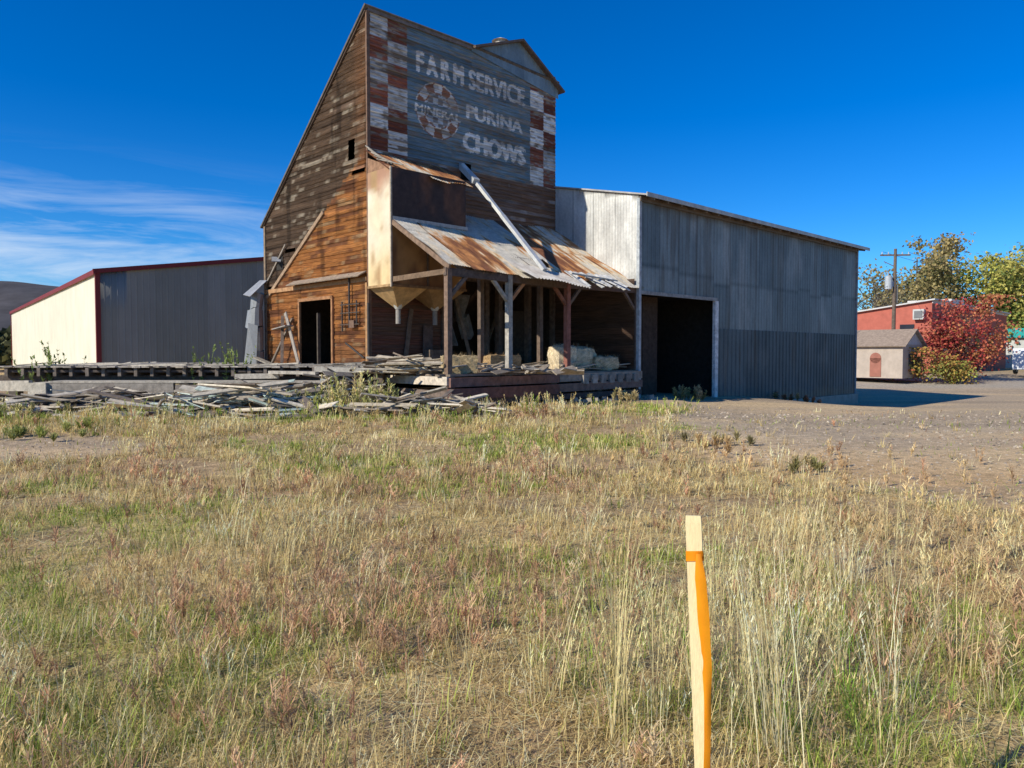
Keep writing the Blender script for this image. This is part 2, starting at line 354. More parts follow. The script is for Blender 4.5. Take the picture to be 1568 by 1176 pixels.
def rustcol(seed,amt=.0):
    def f(S,T):
        sh=np.floor(S/.82); a=h1(sh,seed); b=h1(sh+31,seed)
        n=fbm(S*1.3,T*1.0,seed)*.55+fbm(S*7,T*1.6,seed+2)*.45
        c=mix3((.60,.54,.44),(.50,.46,.40),b)
        c=mix3(c,(.74,.56,.33),sst(.35,.6,n+.2*(a-.5)))
        gr=.10*np.exp(-((T-2.4-.5*(a-.5))/.55)**2)+.06*(T<1.0)
        c=mix3(c,(.46,.20,.07),sst(.49,.61,n+.28*(a-.5)+amt+gr))
        c=mix3(c,(.20,.08,.04),sst(.62,.76,n+.25*(a-.4)+amt+gr))
        fr=S/.82-sh; c=c*(1-.35*(fr<.04))[...,None]*(1-.3*(np.abs(T-2.1-.2*a)<.04))[...,None]
        return c
    return f
sl=math.hypot(3.72,6.12-3.94); H=(0,-3.72/sl,(3.94-6.12)/sl)
k12=1.2/3.72*sl
sagf=(lambda S,T:(h1(np.floor(S/.82),77)-.5)*.22*sst(3.2,4.3,T), lambda S,T:.10*sst(1.5,4.3,T)*np.sin(np.clip(S/8.2,0,1)*math.pi)+.12*sst(3.2,4.4,T)*vnoise(S*.9,S*0,51)+.07*np.sin(np.clip(T/4.3,0,1)*math.pi))
corr('porch_roof_sheets',(0,0,6.16),(1,0,0),8.28,sl+.08,H,rustcol(4,.0),E,pitch=.09,depth=.02,mat=M_rust,nrow=60,holes=[(-1,2.72,-1,k12),(4.35,4.75,2.9,3.5)],warp=.08,sag=sagf)
corr('bin_roof_sheets',(-.1,0.05,7.52),(1,0,0),3.0,1.5,(0,-.87,-.49),rustcol(9,.02),E,pitch=.09,depth=.02,mat=M_rust,nrow=20,warp=.06,sag=(lambda S,T:(h1(np.floor(S/.7),7)-.5)*.2*T,lambda S,T:.05*T*vnoise(S*1.5,T,5)))
corr('loose_sheet_a',(2.35,-3.45,4.17),(.99,.0,-.05),2.35,1.15,(.1,-.90,-.42),lambda S,T:mix3((.66,.62,.56),(.46,.38,.3),fbm(S*3,T*3,2)),E,pitch=.13,depth=.035,mat=M_rust,nrow=6,warp=.1)
mb=MB()
for i in range(11):
    s=4.75+i*.2+random.uniform(-.05,.05); dr=random.uniform(-.3,.15)
    mb.beam((s,-3.45,4.13),(s+.25+dr,-4.15-random.uniform(0,.3),3.72+dr*.4),.11,.02,jit((.62,.59,.54)),random.uniform(-.5,.5))
mb.beam((4.6,-3.8,4.02),(6.6,-3.95,3.92),.07,.04,(.55,.5,.42)); mb.beam((4.9,-4.1,3.9),(6.5,-4.05,3.68),.05,.03,(.3,.25,.2))
mb.obj('loose_roof_slats',M_wood,E)
mb=MB()
mb.beam((3.55,-.05,7.72),(3.62,-1.85,5.86),.13,.1,(.62,.61,.57)); mb.beam((3.62,-1.85,5.86),(3.42,-3.85,4.02),.15,.1,(.58,.57,.54)); mb.beam((3.57,.1,7.75),(3.53,-.75,7.05),.24,.16,(.5,.5,.49))
mb.obj('grain_chute',M_metal,E)
# porch framing
mb=MB(); P1=(.17,.12,.09); P3=(.20,.085,.055)
for s,cc in ((0.05,(.2,.13,.09)),(2.22,(.42,.38,.32)),(4.65,(.27,.11,.08)),(8.03,P1)):
    mb.box(s-.075,s+.075,-3.68,-3.53,1.0,3.80,jit(cc))
for s,sg,cc in ((.05,1,P1),(2.22,-1,(.4,.36,.3)),(2.22,1,(.4,.2,.1)),(4.65,-1,P3),(4.65,1,P1),(8.03,-1,P1)):
    mb.beam((s+.06*sg,-3.6,3.1),(s+.62*sg,-3.6,3.66),.09,.09,jit(cc))
mb.beam((-.05,-3.6,3.74),(4.1,-3.6,3.68),.12,.2,(.12,.085,.065)); mb.beam((4.1,-3.6,3.68),(8.2,-3.6,3.74),.12,.2,(.14,.09,.07))
mb.beam((-.05,-1.35,3.7),(-.02,-3.6,3.74),.06,.14,(.2,.13,.08))
mb.beam((0,-1.25,5.30),(0.02,-3.7,3.84),.06,.13,(.23,.15,.1))
for s in np.arange(.6,8.2,.62): mb.beam((s,-.05 if s>2.7 else -1.25,5.95 if s>2.7 else 5.25),(s,-3.66,3.76),.05,.12,P1)
for t in (-.7,-1.6,-2.5): mb.beam((0.0 if t<-1.2 else 2.75,t,5.97+t*.586),(8.2,t,5.97+t*.586),.09,.03,P1)
for s in (2.75,4.6,5.2,6.6,7.9): mb.box(s-.08,s+.08,-.1,.1,1.1,4.1,jit(P1))
mb.box(2.65,8,-.12,.1,4.0,4.3,P1)
for s in (2.4,4.9): mb.box(s-.07,s+.07,-2.3,-2.16,1.1,4.5,jit(P1))
mb.beam((2.5,-2.2,4.0),(3.1,-2.2,4.5),.08,.08,P1)
mb.beam((3.3,.8,3.2),(3.9,.9,1.9),.5,.03,(.26,.25,.24)); mb.beam((4.1,.6,2.9),(4.5,.8,2.2),.35,.3,(.3,.29,.27))
mb.beam((2.9,1.6,1.2),(5.5,1.4,3.9),.08,.12,P1); mb.beam((5.4,1.2,1.2),(6.3,.9,3.8),.2,.03,(.24,.17,.12))
mb.cyl((3.95,.5,3.6),(3.95,.6,2.7),.32,.1,12,(.22,.21,.2))
mb.box(6.0,7.4,1.0,1.1,1.4,3.2,(.15,.11,.08))
mb.beam((1.2,-.1,1.2),(1.5,-.06,3.0),.15,.03,(.2,.14,.1)); mb.beam((2.0,-.2,1.2),(2.1,-.1,2.5),.35,.04,(.15,.1,.08)); mb.box(1.9,2.6,-.55,-.1,1.1,1.75,(.16,.12,.09))
mb.beam((5.6,-1.6,1.15),(6.6,-.6,3.4),.14,.03,(.22,.16,.11)); mb.beam((3.6,-.5,1.15),(3.2,-.1,3.5),.12,.04,(.2,.15,.11))
mb.obj('porch_framing',M_wood,E)
# porch deck
mb=MB()
t=-3.78
while t<-.03:
    w=.19; s0=-.05+random.uniform(-.25,.15); mb.box(s0,8.05,t,t+w-.012,1.04+random.uniform(-.006,.01),1.09,jit((.26,.2,.15),.25)); t+=w
mb.beam((-.1,-3.84,.88),(4.0,-3.84,.90),.10,.24,(.24,.13,.10)); mb.beam((4.02,-3.84,.92),(8.05,-3.84,.94),.10,.24,(.34,.27,.21))
mb.beam((-.15,-3.90,.58),(3.9,-3.90,.60),.16,.28,(.19,.09,.07)); mb.beam((3.95,-3.87,.62),(8.0,-3.87,.66),.14,.24,(.22,.14,.11))
mb.beam((-.1,-3.86,.36),(8.0,-3.86,.38),.1,.16,(.12,.08,.065))
mb.beam((-.12,.0,.92),(-.12,-3.8,.92),.08,.22,(.64,.54,.42)); mb.beam((-.1,0,.62),(-.1,-3.8,.55),.08,.2,(.2,.15,.12))
for s in (.0,1.6,3.9,6,8): mb.box(s-.12,s+.12,-3.78,-3.54,.05,1.03,jit(P1))
for i in range(7): 
    s=5+i*.42; mb.box(s,s+.24,-3.97,-3.88,.72,.98,jit((.3,.26,.22),.3))
for i in range(60):
    s=random.uniform(-.4,8); a=random.uniform(-.5,.5); L_=random.uniform(.3,1.3)
    z=1.11+random.uniform(0,.18); tt=random.uniform(-3.75,-2.0)
    mb.beam((s,tt,z),(s+L_*math.cos(a),tt+L_*math.sin(a)*.5,z+random.uniform(-.03,.14)),.12,.035,jit((.42,.34,.25),.45))
mb.obj('porch_deck',M_wood,E)
# left wall trim
mb=MB(); TR=(.34,.17,.08)
mb.beam((-.05,.0,3.8),(-.05,TL,3.8),.06,.13,(.42,.23,.11)); mb.beam((-.05,2.43,6.06),(-.05,6.3,3.6),.05,.12,(.36,.24,.15))
mb.slab([(-.02,0.05,4.02),(-.32,0.05,3.86),(-.32,4.4,3.86),(-.02,4.4,4.02)],.03,(.33,.25,.18))
mb.beam((-.06,1.92,1.3),(-.06,1.92,3.4),.07,.09,TR); mb.beam((-.06,4.0,1.3),(-.06,4.0,3.4),.07,.09,TR); mb.beam((-.06,1.9,3.38),(-.06,4.05,3.38),.07,.1,TR)
mb.box(-.06,.02,TL-.06,TL+.06,.3,BT-.1,(.25,.18,.12)); mb.box(-.07,.03,-.03,.07,.3,3.7,(.4,.22,.1))
mb.beam((-.3,3.6,1.2),(-.25,4.6,3.0),.03,.16,(.35,.3,.25)); mb.beam((-.6,4.2,1.2),(-.2,4.9,2.9),.1,.05,(.18,.13,.1)); mb.beam((-.5,5.2,1.2),(-.15,4.3,2.8),.1,.05,(.25,.2,.15))
mb.beam((-.35,4.15,2.55),(-.35,5.1,2.45),.3,.03,(.33,.3,.26)); mb.beam((-.8,4.4,1.25),(-.7,5.9,1.5),.2,.04,(.3,.26,.2))
mb.box(-.3,-.2,2.4,2.46,1.3,2.9,(.1,.08,.06))
mb.beam((-.25,5.2,4.75),(-.05,5.6,4.95),.3,.03,(.3,.3,.3)); mb.box(-.04,0,5.15,5.6,4.5,4.95,(.04,.035,.03))
mb.beam((-.05,TL-.1,4.1),(-.09,TL-1.6,5.3),.03,.06,(.3,.25,.2))
mb.obj('left_wall_trim',M_wood,E)
mb=MB(); K=(.06,.05,.045)
mb.cyl((-.12,.85,2.4),(-.12,.85,4.0),.03,.03,8,K); mb.cyl((-.12,1.25,2.3),(-.12,1.25,3.2),.025,.025,8,K); mb.cyl((-.12,.45,2.5),(-.12,.45,3.2),.025,.025,8,K)
for z in (2.5,2.85,3.1): mb.cyl((-.12,.3,z),(-.12,1.35,z),.02,.02,8,(.1,.07,.05))
mb.box(-.16,-.04,.55,.8,2.4,2.62,(.2,.12,.08))
mb.cyl((-.1,-.15,1.6),(-.1,-.15,3.1),.045,.045,8,K); mb.cyl((-.1,.1,1.5),(-.1,1.1,1.95),.03,.03,8,K)
mb.obj('pipes_and_brackets',M_rust,E)
DU=MB(); cx0=-.38; cy0=TL+.1
prev=None
for i,(z,rx,dx_) in enumerate([(1.05,.30,.05),(1.75,.33,.0),(1.76,.27,.04),(2.55,.30,.02),(2.56,.36,-.04),(3.2,.30,.0),(3.21,.24,.03),(3.75,.26,.10)]):
    ring=[(cx0+dx_+rx*math.cos(a)*.8,cy0+rx*math.sin(a),z+.05*math.sin(a*2+i)) for a in np.linspace(0,2*math.pi,13)[:-1]]
    if prev and i%2==1: DU.add(prev+ring,[(k,(k+1)%12,12+(k+1)%12,12+k) for k in range(12)],jit((.27,.275,.275),.15))
    prev=ring
DU.slab([(-.75,TL-.3,3.6),(-.10,TL-.25,4.2),(-.05,TL+.4,4.25),(-.7,TL+.35,3.7)],.02,(.34,.34,.34))
DU.slab([(-.9,TL-.1,1.3),(-.75,TL-.15,2.7),(-.5,TL-.35,2.6),(-.6,TL-.4,1.2)],.02,(.30,.30,.29))
DU.obj('metal_duct',M_metal,E)

# ---------------- METAL SHED ----------------
SH=empty('metal_shed',(AX+.7193*8.0,AY+.6947*8.0,0),R(44))
FW=17.87; FY=-3.735; EZ=6.84
def shedup(S,T):
    pn=np.floor(S/1.15); lv=(T+.35*h1(pn,2)>2.0); a=h1(pn*2.3+lv*7,6)
    c=mix3((.125,.145,.145),(.225,.245,.235),a); c=mix3(c,(.33,.32,.29),sst(.56,.75,fbm(S*.9,T*.35,5))*.55)
    c=mix3(c,(.10,.08,.06),sst(.58,.72,fbm(S*3.5,T*.25,55))*.5)
    c=mix3(c,(.12,.09,.06),sst(3.80,4.12,T+.4*(fbm(S*1.6,0*T,3)-.5))*.85)  # shadow strip under the eave painted in, as rotted brown
    fr=S/1.15-pn; sm=np.abs(T-(2.0-.35*h1(pn,2)))<.05
    return c*(1-.3*((fr<.05)|sm))[...,None]
def shedlo(S,T):
    pn=np.floor(S/2.1); a=h1(pn,9)
    c=mix3((.058,.073,.080),(.095,.115,.122),a); c=mix3(c,(.14,.145,.145),sst(.55,.75,fbm(S*1.5,T*.8,15))*.5)
    c=mix3(c,(.08,.06,.045),sst(.60,.72,fbm(S*4,T*.4,25))*.5)
    return mix3(c,(.20,.15,.10),sst(1.0,.6,T-.4*fbm(S,T,2))*.6)
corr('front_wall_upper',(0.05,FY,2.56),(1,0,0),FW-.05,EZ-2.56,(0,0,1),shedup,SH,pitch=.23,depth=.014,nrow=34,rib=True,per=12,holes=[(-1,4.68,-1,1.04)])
corr('front_wall_lower',(4.8,FY-.02,-1.0),(1,0,0),FW-4.8,3.58,(0,0,1),shedlo,SH,pitch=.3,depth=.028,nrow=20,rib=True,per=12)
def sidec(S,T):
    pn=np.floor(S/.95);lv=np.floor((T+.3)/2.2); a=h1(pn*3.1+lv*1.7,8)
    c=mix3((.52,.51,.48),(.70,.68,.63),a); c=mix3(c,(.42,.40,.37),sst(.5,.7,fbm(S*2,T*.8,6))*.6)
    fr=S/.95-pn; fl=(T+.3)/2.2-lv
    return c*(1-.3*((fr<.05)|(fl<.03)))[...,None]
o=corr('left_side_wall',(0.02,FY,0.2),(0,1,0),-FY,7.45,(0,0,1),sidec,SH,pitch=.12,depth=.006,nrow=30)
for v in o.data.vertices: v.co.z=min(v.co.z,EZ+.217*(v.co.y-FY)) ; 
for v in o.data.vertices: v.co.x=.04-v.co.x*1.0
mb=MB(); BK=(.2,.22,.24)
mb.poly([(FW,FY,-1.2),(FW,7,-1.2),(FW,7,7.2),(FW,3,8.3),(FW,FY,EZ)],BK); mb.poly([(0,7,-1),(FW,7,-1),(FW,7,7.2),(0,7,7.2)],BK)
mb.poly([(0.05,0,.1),(0.05,7,.1),(0.05,7,7.2),(0.05,3,8.3),(0.05,0,7.6)],BK)
mb.obj('rear_walls',M_metal,SH)
mb=MB(); y0=FY-.38; z0=EZ-.02
mb.slab([(-.08,y0,z0),(FW+.55,y0,z0),(FW+.55,3,z0+.217*(3-y0)),(-.08,3,z0+.217*(3-y0))],.05,(.40,.38,.36))
mb.slab([(-.08,3,z0+.217*(3-y0)),(FW+.55,3,z0+.217*(3-y0)),(FW+.55,7.4,7.1),(-.08,7.4,7.1)],.05,(.40,.38,.36))
mb.beam((-.1,y0-.02,z0-.02),(FW+.57,y0-.02,z0-.02),.03,.14,(.48,.45,.40))
mb.beam((0,FY-.06,EZ-.12),(FW,FY-.06,EZ-.12),.07,.16,(.15,.11,.08))
for s in np.arange(.4,FW+.4,.8): mb.beam((s,y0+.03,z0-.1),(s,FY,z0-.03),.05,.09,(.2,.15,.11))
mb.obj('roof',M_metal,SH)
mb=MB()
mb.box(4.70,4.92,FY-.07,FY+.05,-.1,3.6,(.66,.66,.64)); mb.box(-.02,.1,FY-.06,FY+.06,.1,EZ-.1,(.42,.44,.45))
mb.beam((0,FY-.03,3.66),(4.9,FY-.03,3.66),.05,.12,(.30,.29,.27))
for i in range(3):
    mb.box(.12+i*.93,.12+i*.93+.9,FY+1.25,FY+1.3,-.1,3.7,jit((.06,.04,.03),.3))  # panel colour darkened so the open doorway looks shaded
mb.box(0,FW,2.9,3.0,-.5,8,(.03,.025,.02)); mb.box(5.2,5.3,FY+.2,3,-.5,7,(.03,.025,.02)); mb.box(0.06,5.2,FY+.2,3,3.75,3.8,(.03,.025,.02)); mb.box(.3,4.9,FY+.1,3,-.02,.0,(.1,.08,.06))  # interior shade put into colour: near-black inner walls and ceiling behind the doorway
mb.box(FW-.06,FW+.05,FY-.07,FY+.05,-1,EZ-.1,(.27,.29,.3))
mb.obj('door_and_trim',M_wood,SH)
mb=MB(); mb.box(7.0,FW+.08,FY-.16,FY+.1,-1.3,-.33,(.38,.33,.27)); mb.box(4.9,7.0,FY-.14,FY+.1,-1.0,-.12,(.3,.27,.23)); mb.obj('foundation',M_conc,SH)

# ---------------- METAL WAREHOUSE ----------------
W=empty('metal_warehouse',(-20.9,38,0),R(38))
WL=47;WW=24
def wf(S,T): return mix3((.25,.24,.205),(.31,.295,.26),h1(np.floor(S/.9),4))  # grey-brown has the shade of this side painted in; long wall is cream
o=corr('gable_wall',(0,0,-.3),(1,0,0),WW,8.4,(0,0,1),wf,W,pitch=.3,depth=.03,nrow=4,rib=True,per=12,mat=M_paint)
for v in o.data.vertices:
    tp=5.8+.148*(v.co.x if v.co.x<12 else 24-v.co.x); v.co.z=min(v.co.z,tp)
corr('long_wall',(-.02,WL,-.3),(0,-1,0),WL,6.1,(0,0,1),lambda S,T:mix3((.68,.63,.49),(.74,.69,.55),fbm(S*.3,T*.3,3)),W,pitch=.3,depth=.03,nrow=2,rib=True,per=8,mat=M_paint)  # cream carries the sunlit look of this side in its colour
mb=MB(); RT=(.20,.03,.03)
mb.slab([(-.15,-.15,5.84),(12,-.15,7.65),(12,WL,7.65),(-.15,WL,5.84)],.05,(.45,.2,.18)); mb.slab([(12,-.15,7.65),(24.2,-.15,5.84),(24.2,WL,5.84),(12,WL,7.65)],.05,(.45,.2,.18))
mb.beam((-.2,-.12,5.78),(12,-.12,7.59),.08,.22,RT); mb.beam((12,-.12,7.59),(24,-.12,5.78),.08,.22,RT); mb.beam((-.14,-.2,5.74),(-.14,WL,5.74),.1,.24,RT)
mb.box(-.1,.12,-.1,.1,-.3,5.75,RT); mb.box(-.1,0,WL-.1,WL+.1,-.3,5.7,RT)
mb.poly([(0,WL,-.3),(24,WL,-.3),(24,WL,5.8),(12,WL,7.6),(0,WL,5.8)],(.3,.3,.3)); mb.poly([(24,0,-.3),(24,WL,-.3),(24,WL,5.8),(24,0,5.8)],(.3,.3,.3))
mb.obj('roof_and_trim',M_paint,W)

# ---------------- LOADING DOCK (left) ----------------
Dk=empty('loading_dock',(0,0,0))
mb=MB(); WG=(.38,.33,.27)
x=-14.3
while x<-3.3:
    w=.24; yb = 30 if x<-8.7 else 22+(-4.19-x)*1.035
    if x>-4.3: yb=21.9
    mb.box(x,x+w-.015,20.8+random.uniform(-.14,.08),yb,1.24+random.uniform(-.008,.015),1.285,jit(WG,.3)); x+=w
mb.beam((-14.4,20.95,1.14),(-3.2,20.95,1.14),.08,.07,(.1,.08,.07))
x=-14.1
while x<-3.4:
    mb.box(x,x+.09,20.85,24.5,1.0,1.235,jit((.2,.16,.13))); x+=.45
mb.beam((-14.6,21.2,.9),(-3.4,21.2,.9),.14,.24,(.13,.1,.08))
for x in np.arange(-14,-3.5,1.6): mb.box(x-.13,x+.13,21.05,21.3,.05,.8,(.12,.1,.08))
mb.beam((-12.3,19.9,.62),(-9.0,20.0,.62),.14,.44,(.31,.265,.215)); mb.beam((-8.95,20.0,.6),(-5.1,20.1,.58),.14,.4,(.24,.20,.165))
mb.beam((-12.3,20.25,.875),(-5.1,20.3,.875),.7,.05,(.46,.40,.32))
mb.box(-12.75,-12.28,19.75,20.5,.2,.86,(.60,.52,.40)); mb.beam((-13.9,20.4,.75),(-12.7,19.8,.78),.1,.28,(.42,.37,.3))
mb.beam((-6.6,20.5,1.12),(-5.3,20.4,1.1),.3,.08,(.55,.48,.38)); mb.beam((-7.6,20.62,1.0),(-6.4,20.62,1.02),.1,.14,(.45,.4,.33))
mb.box(-5.1,-4.75,19.95,20.4,.2,1.0,(.42,.42,.38)); mb.box(-4.4,-4.2,20.6,20.9,.1,1.24,(.25,.12,.08)); mb.box(-3.75,-3.5,20.3,20.6,.1,1.2,(.2,.15,.11))
mb.beam((-5.4,20.6,1.2),(-3.3,20.2,1.16),.1,.14,(.4,.36,.3))
for i in range(26):
    x=random.uniform(-14,-4.5); a=random.gauss(0,.25); L_=random.uniform(.6,2.4); mb.beam((x,21+random.uniform(-.2,1),1.30),(x+L_*math.cos(a),21.2+L_*math.sin(a),1.31+random.uniform(0,.08)),.12,.03,jit((.42,.37,.3),.4))
mb.obj('dock_timbers',M_wood,Dk)
def pile(name,cx,cy,rx,ry,n,z,cols,Lr=(.8,2.6),az=0,sp=.5,zr=.3,tl=.1):
    mb=MB()
    for i in range(n):
        x=cx+random.uniform(-rx,rx); y=cy+random.uniform(-ry,ry); a=az+random.gauss(0,sp); L_=random.uniform(*Lr)
        zb=z+random.uniform(0,zr)*max(0,1-abs(x-cx)/rx*.8); dz=random.uniform(-tl,tl)
        mb.beam((x-L_/2*math.cos(a),y-L_/2*math.sin(a),max(z+.02,zb-dz)),(x+L_/2*math.cos(a),y+L_/2*math.sin(a),max(z+.02,zb+dz)),random.choice([.09,.14,.19]),random.choice([.02,.04]),jit(random.choice(cols),.2),random.uniform(-.6,.6))
    return mb.obj(name,M_wood)
GY_=[(.52,.45,.35),(.38,.32,.25),(.22,.18,.14),(.64,.55,.42),(.18,.14,.11)]
pile('lumber_pile',-6.3,18.1,2.1,1.1,140,.22,GY_+[(.46,.54,.47),(.54,.60,.53),(.46,.54,.47)],az=-.1,sp=.5,zr=.75,tl=.2)
pile('lumber_pile',-10.3,18.8,2.8,.8,110,.22,GY_,az=.0,sp=.4,zr=.55,tl=.16)
pile('lumber_pile',-2.0,17.7,1.6,.9,80,.2,GY_+[(.60,.50,.35)],Lr=(.5,1.8),sp=.8,zr=.55,tl=.2)
pile('lumber_pile',-2.9,20.3,.9,.7,54,1.1,[(.62,.53,.39),(.42,.35,.26),(.2,.15,.11)],Lr=(.5,1.9),sp=.6,zr=.5)
pile('scrap_boards',.6,20.4,1.0,.5,24,1.1,[(.42,.36,.28),(.3,.24,.18)],Lr=(.3,1.2),az=.7,sp=.6,zr=.2)
pile('scrap_boards',-4.6,19.6,.9,.6,54,.3,GY_,Lr=(.5,1.7),az=.7,sp=.9,zr=1.0,tl=.2)
pile('scrap_boards',-12.6,17.6,1.8,.8,36,.2,GY_,Lr=(.4,1.6),sp=.9,zr=.2)
pile('scrap_boards',-8.0,16.9,3.5,.6,26,.2,GY_,Lr=(.3,1.3),sp=1.0,zr=.06)
mb=MB()
for i in range(44):
    s=random.uniform(-.2,8); r_=random.uniform(.08,.2); p=Vector((AX,AY,0))+Vector((.7193,.6947,0))*s-Vector((-.6947,.7193,0))*random.uniform(3.95,4.7)
    z=float(hgt(p.x,p.y)); q=[Vector((random.uniform(.6,1)*math.cos(a)*r_,random.uniform(.6,1)*math.sin(a)*r_,0)) for a in np.arange(0,6.28,1.05)]
    mb.add([p+v+Vector((0,0,z-.05)) for v in q]+[p+v*.6+Vector((0,0,z+r_*random.uniform(.5,.9))) for v in q],[(i,(i+1)%6,6+(i+1)%6,6+i) for i in range(6)]+[(6,7,8,9,10,11)],jit((.38,.33,.26),.3))
mb.obj('rubble_stones',M_conc)

# ---------------- hay bales ----------------
def ribbons(P,az,Ln,l0,cv,Wd,col,nseg=2,facing=None,basedark=.7,tipw=.15):
    n=len(P); k=nseg+1; V=np.zeros((n,k,2,3)); C=np.zeros((n,k,2,3)); p=P.copy()
    fa=(az+np.pi/2) if facing is None else facing
    wv=np.stack([np.cos(fa),np.sin(fa),np.zeros(n)],1)
    for i in range(k):
        f=i/nseg; w=Wd*np.where(f>0,(1-f)**.8,1.)*.5+Wd*tipw*.5*f
        V[:,i,0]=p-wv*w[:,None]; V[:,i,1]=p+wv*w[:,None]
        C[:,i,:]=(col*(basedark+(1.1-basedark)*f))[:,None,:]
        tl=l0+cv*(i+.5)/nseg
        p=p+(Ln/nseg)[:,None]*np.stack([np.sin(tl)*np.cos(az),np.sin(tl)*np.sin(az),np.cos(tl)],1)
    F=[]; b=np.arange(n)[:,None]*(2*k)
    for i in range(nseg): F.append(np.concatenate([b+2*i,b+2*i+1,b+2*i+3,b+2*i+2],1))
    return V.reshape(-1,3),np.concatenate(F),C.reshape(-1,3)
def join(parts):
    V=[];F=[];C=[];o=0
    for v,f,c in parts: V.append(v);F.append(f+o);C.append(c);o+=len(v)
    return np.concatenate(V),np.concatenate(F),np.concatenate(C)
def bale(s,t,z,dims,rz,col,rnd=.35):
    n=14; parts=[]; px=Vector((AX,AY,0))+Vector((.7193,.6947,0))*s+Vector((-.6947,.7193,0))*t
    for ax in range(3):
        for sg in (-1,1):
            u=np.linspace(-1,1,n); A,B=np.meshgrid(u,u,indexing='ij'); c=np.zeros((n,n,3)); c[...,ax]=sg; c[...,(ax+1)%3]=A; c[...,(ax+2)%3]=B
            c=c.reshape(-1,3); sph=c/np.linalg.norm(c,axis=1)[:,None]*1.15; c=c*(1-rnd)+sph*rnd
            c=c*np.array(dims)/2; nn=(fbm(c[:,0]*9+c[:,2]*7,c[:,1]*9+3,5)-.5)*.12; c=c+sph*nn[:,None]; c[:,2]+=dims[2]/2
            cc=np.ones((n*n,3))*np.array(col)*(.7+.6*rng.random(n*n))[:,None]
            parts.append((c,grid_faces(n,n),cc))
    m=900; q=rng.normal(size=(m,3)); q/=np.abs(q).max(1)[:,None]; q=q*np.array(dims)/2*.97; q[:,2]+=dims[2]/2
    parts.append(ribbons(q,rng.uniform(0,6.28,m),rng.uniform(.05,.16,m),rng.uniform(.3,2.2,m),rng.uniform(-.5,.8,m),np.full(m,.008),np.ones((m,3))*np.array(col)*rng.uniform(.8,1.3,(m,1)),2))
    V,F,C=join(parts); o=mesh_from('hay_bale',V,F,C,M_hay); o.location=(px.x,px.y,z); o.rotation_euler=(0,0,rz); return o
bale(.75,-3.2,1.09,(.95,.5,.48),R(15),(.50,.37,.20),.15)
bale(3.0,-2.4,1.09,(1.2,.6,.5),R(40),(.42,.27,.13),.2)
bale(5.0,-3.1,1.09,(.75,.7,.8),R(30),(.72,.58,.38),.5)
bale(6.1,-2.7,1.09,(1.3,.9,.75),R(50),(.68,.54,.34),.6)
bale(6.9,-3.2,1.09,(.9,.6,.45),R(20),(.62,.48,.29),.5)

# ---------------- survey stake ----------------
ST=empty('survey_stake',(0,0,0))
mb=MB(); top=Vector((.4625,1.90,1.19)); bot=Vector((.520,1.90,-.05))
d=(top-bot).normalized(); side=Vector((1,0,0)); side=(side-d*side.dot(d)).normalized(); side=(Matrix.Rotation(R(-24),3,d)@side); nn=side.cross(d)
def sec(f,w,th): 
    c=bot.lerp(top,f); return [c-side*w/2-nn*th/2,c+side*w/2-nn*th/2,c+side*w/2+nn*th/2,c-side*w/2+nn*th/2]
V=[];F=[];
fr=[0,.12,.14,.4,.6,.8,.985,1.0]; ws=[.004,.038,.040,.0405,.040,.0398,.040,.0375]
for f,w in zip(fr,ws): V+=sec(f,w,.010 if f<.99 else .008)
for i in range(len(fr)-1):
    for j in range(4): F.append((4*i+j,4*i+(j+1)%4,4*i+4+(j+1)%4,4*i+4+j))
F.append((28,29,30,31)); F.append((3,2,1,0))
mb.add(V,F,(.82,.66,.36)); mb.obj('lath',M_stake,ST)
mb=MB(); OC=(.95,.36,.012)
c=bot.lerp(top,.925)
for q in range(3):
    c2=c-d*.007*q; tw=.003*q
    ring=[c2-side*.0215-nn*(.0065+tw/3),c2+side*.0215-nn*(.0065+tw/3),c2+side*.0215+nn*(.0065+tw/3),c2-side*.0215+nn*(.0065+tw/3)]
    lo=[p-d*(.006+.004*(i%2)) for i,p in enumerate(ring)]; hi=[p+d*(.005-.003*(i%2)) for i,p in enumerate(ring)]
    mb.add(lo+hi,[(i,(i+1)%4,4+(i+1)%4,4+i) for i in range(4)],OC)
NV=60; vs=[]
for i in range(NV):
    f=i/(NV-1); cpt=bot.lerp(top,.925-.53*f); wob=.003*math.sin(f*9)+.002*math.sin(f*23+1)
    off=side*(.0150+.005*math.sin(f*5-.5)+.002*f)+nn*(.011+.004*math.sin(f*7+1)+wob)
    wid=.024+.005*math.sin(f*6+.5)+.001*math.sin(f*31)
    if f<.10: wid*=.45+f*5.5
    if f>.95: wid*=1-(f-.95)*9
    a=-.35+.45*math.sin(f*6)+.15*math.sin(f*19)
    ww=(side*math.cos(a)+nn*math.sin(a))*wid/2
    fold=nn*(.004+.003*math.sin(f*15))
    vs+=[cpt+off-ww,cpt+off+fold,cpt+off+ww]
fs=[]
for i in range(NV-1):
    for j in range(2): fs.append((3*i+j,3*i+j+1,3*i+4+j,3*i+3+j))
mb.add(vs,fs,OC)
mb.obj('orange_ribbon',M_ribbon,ST,True)

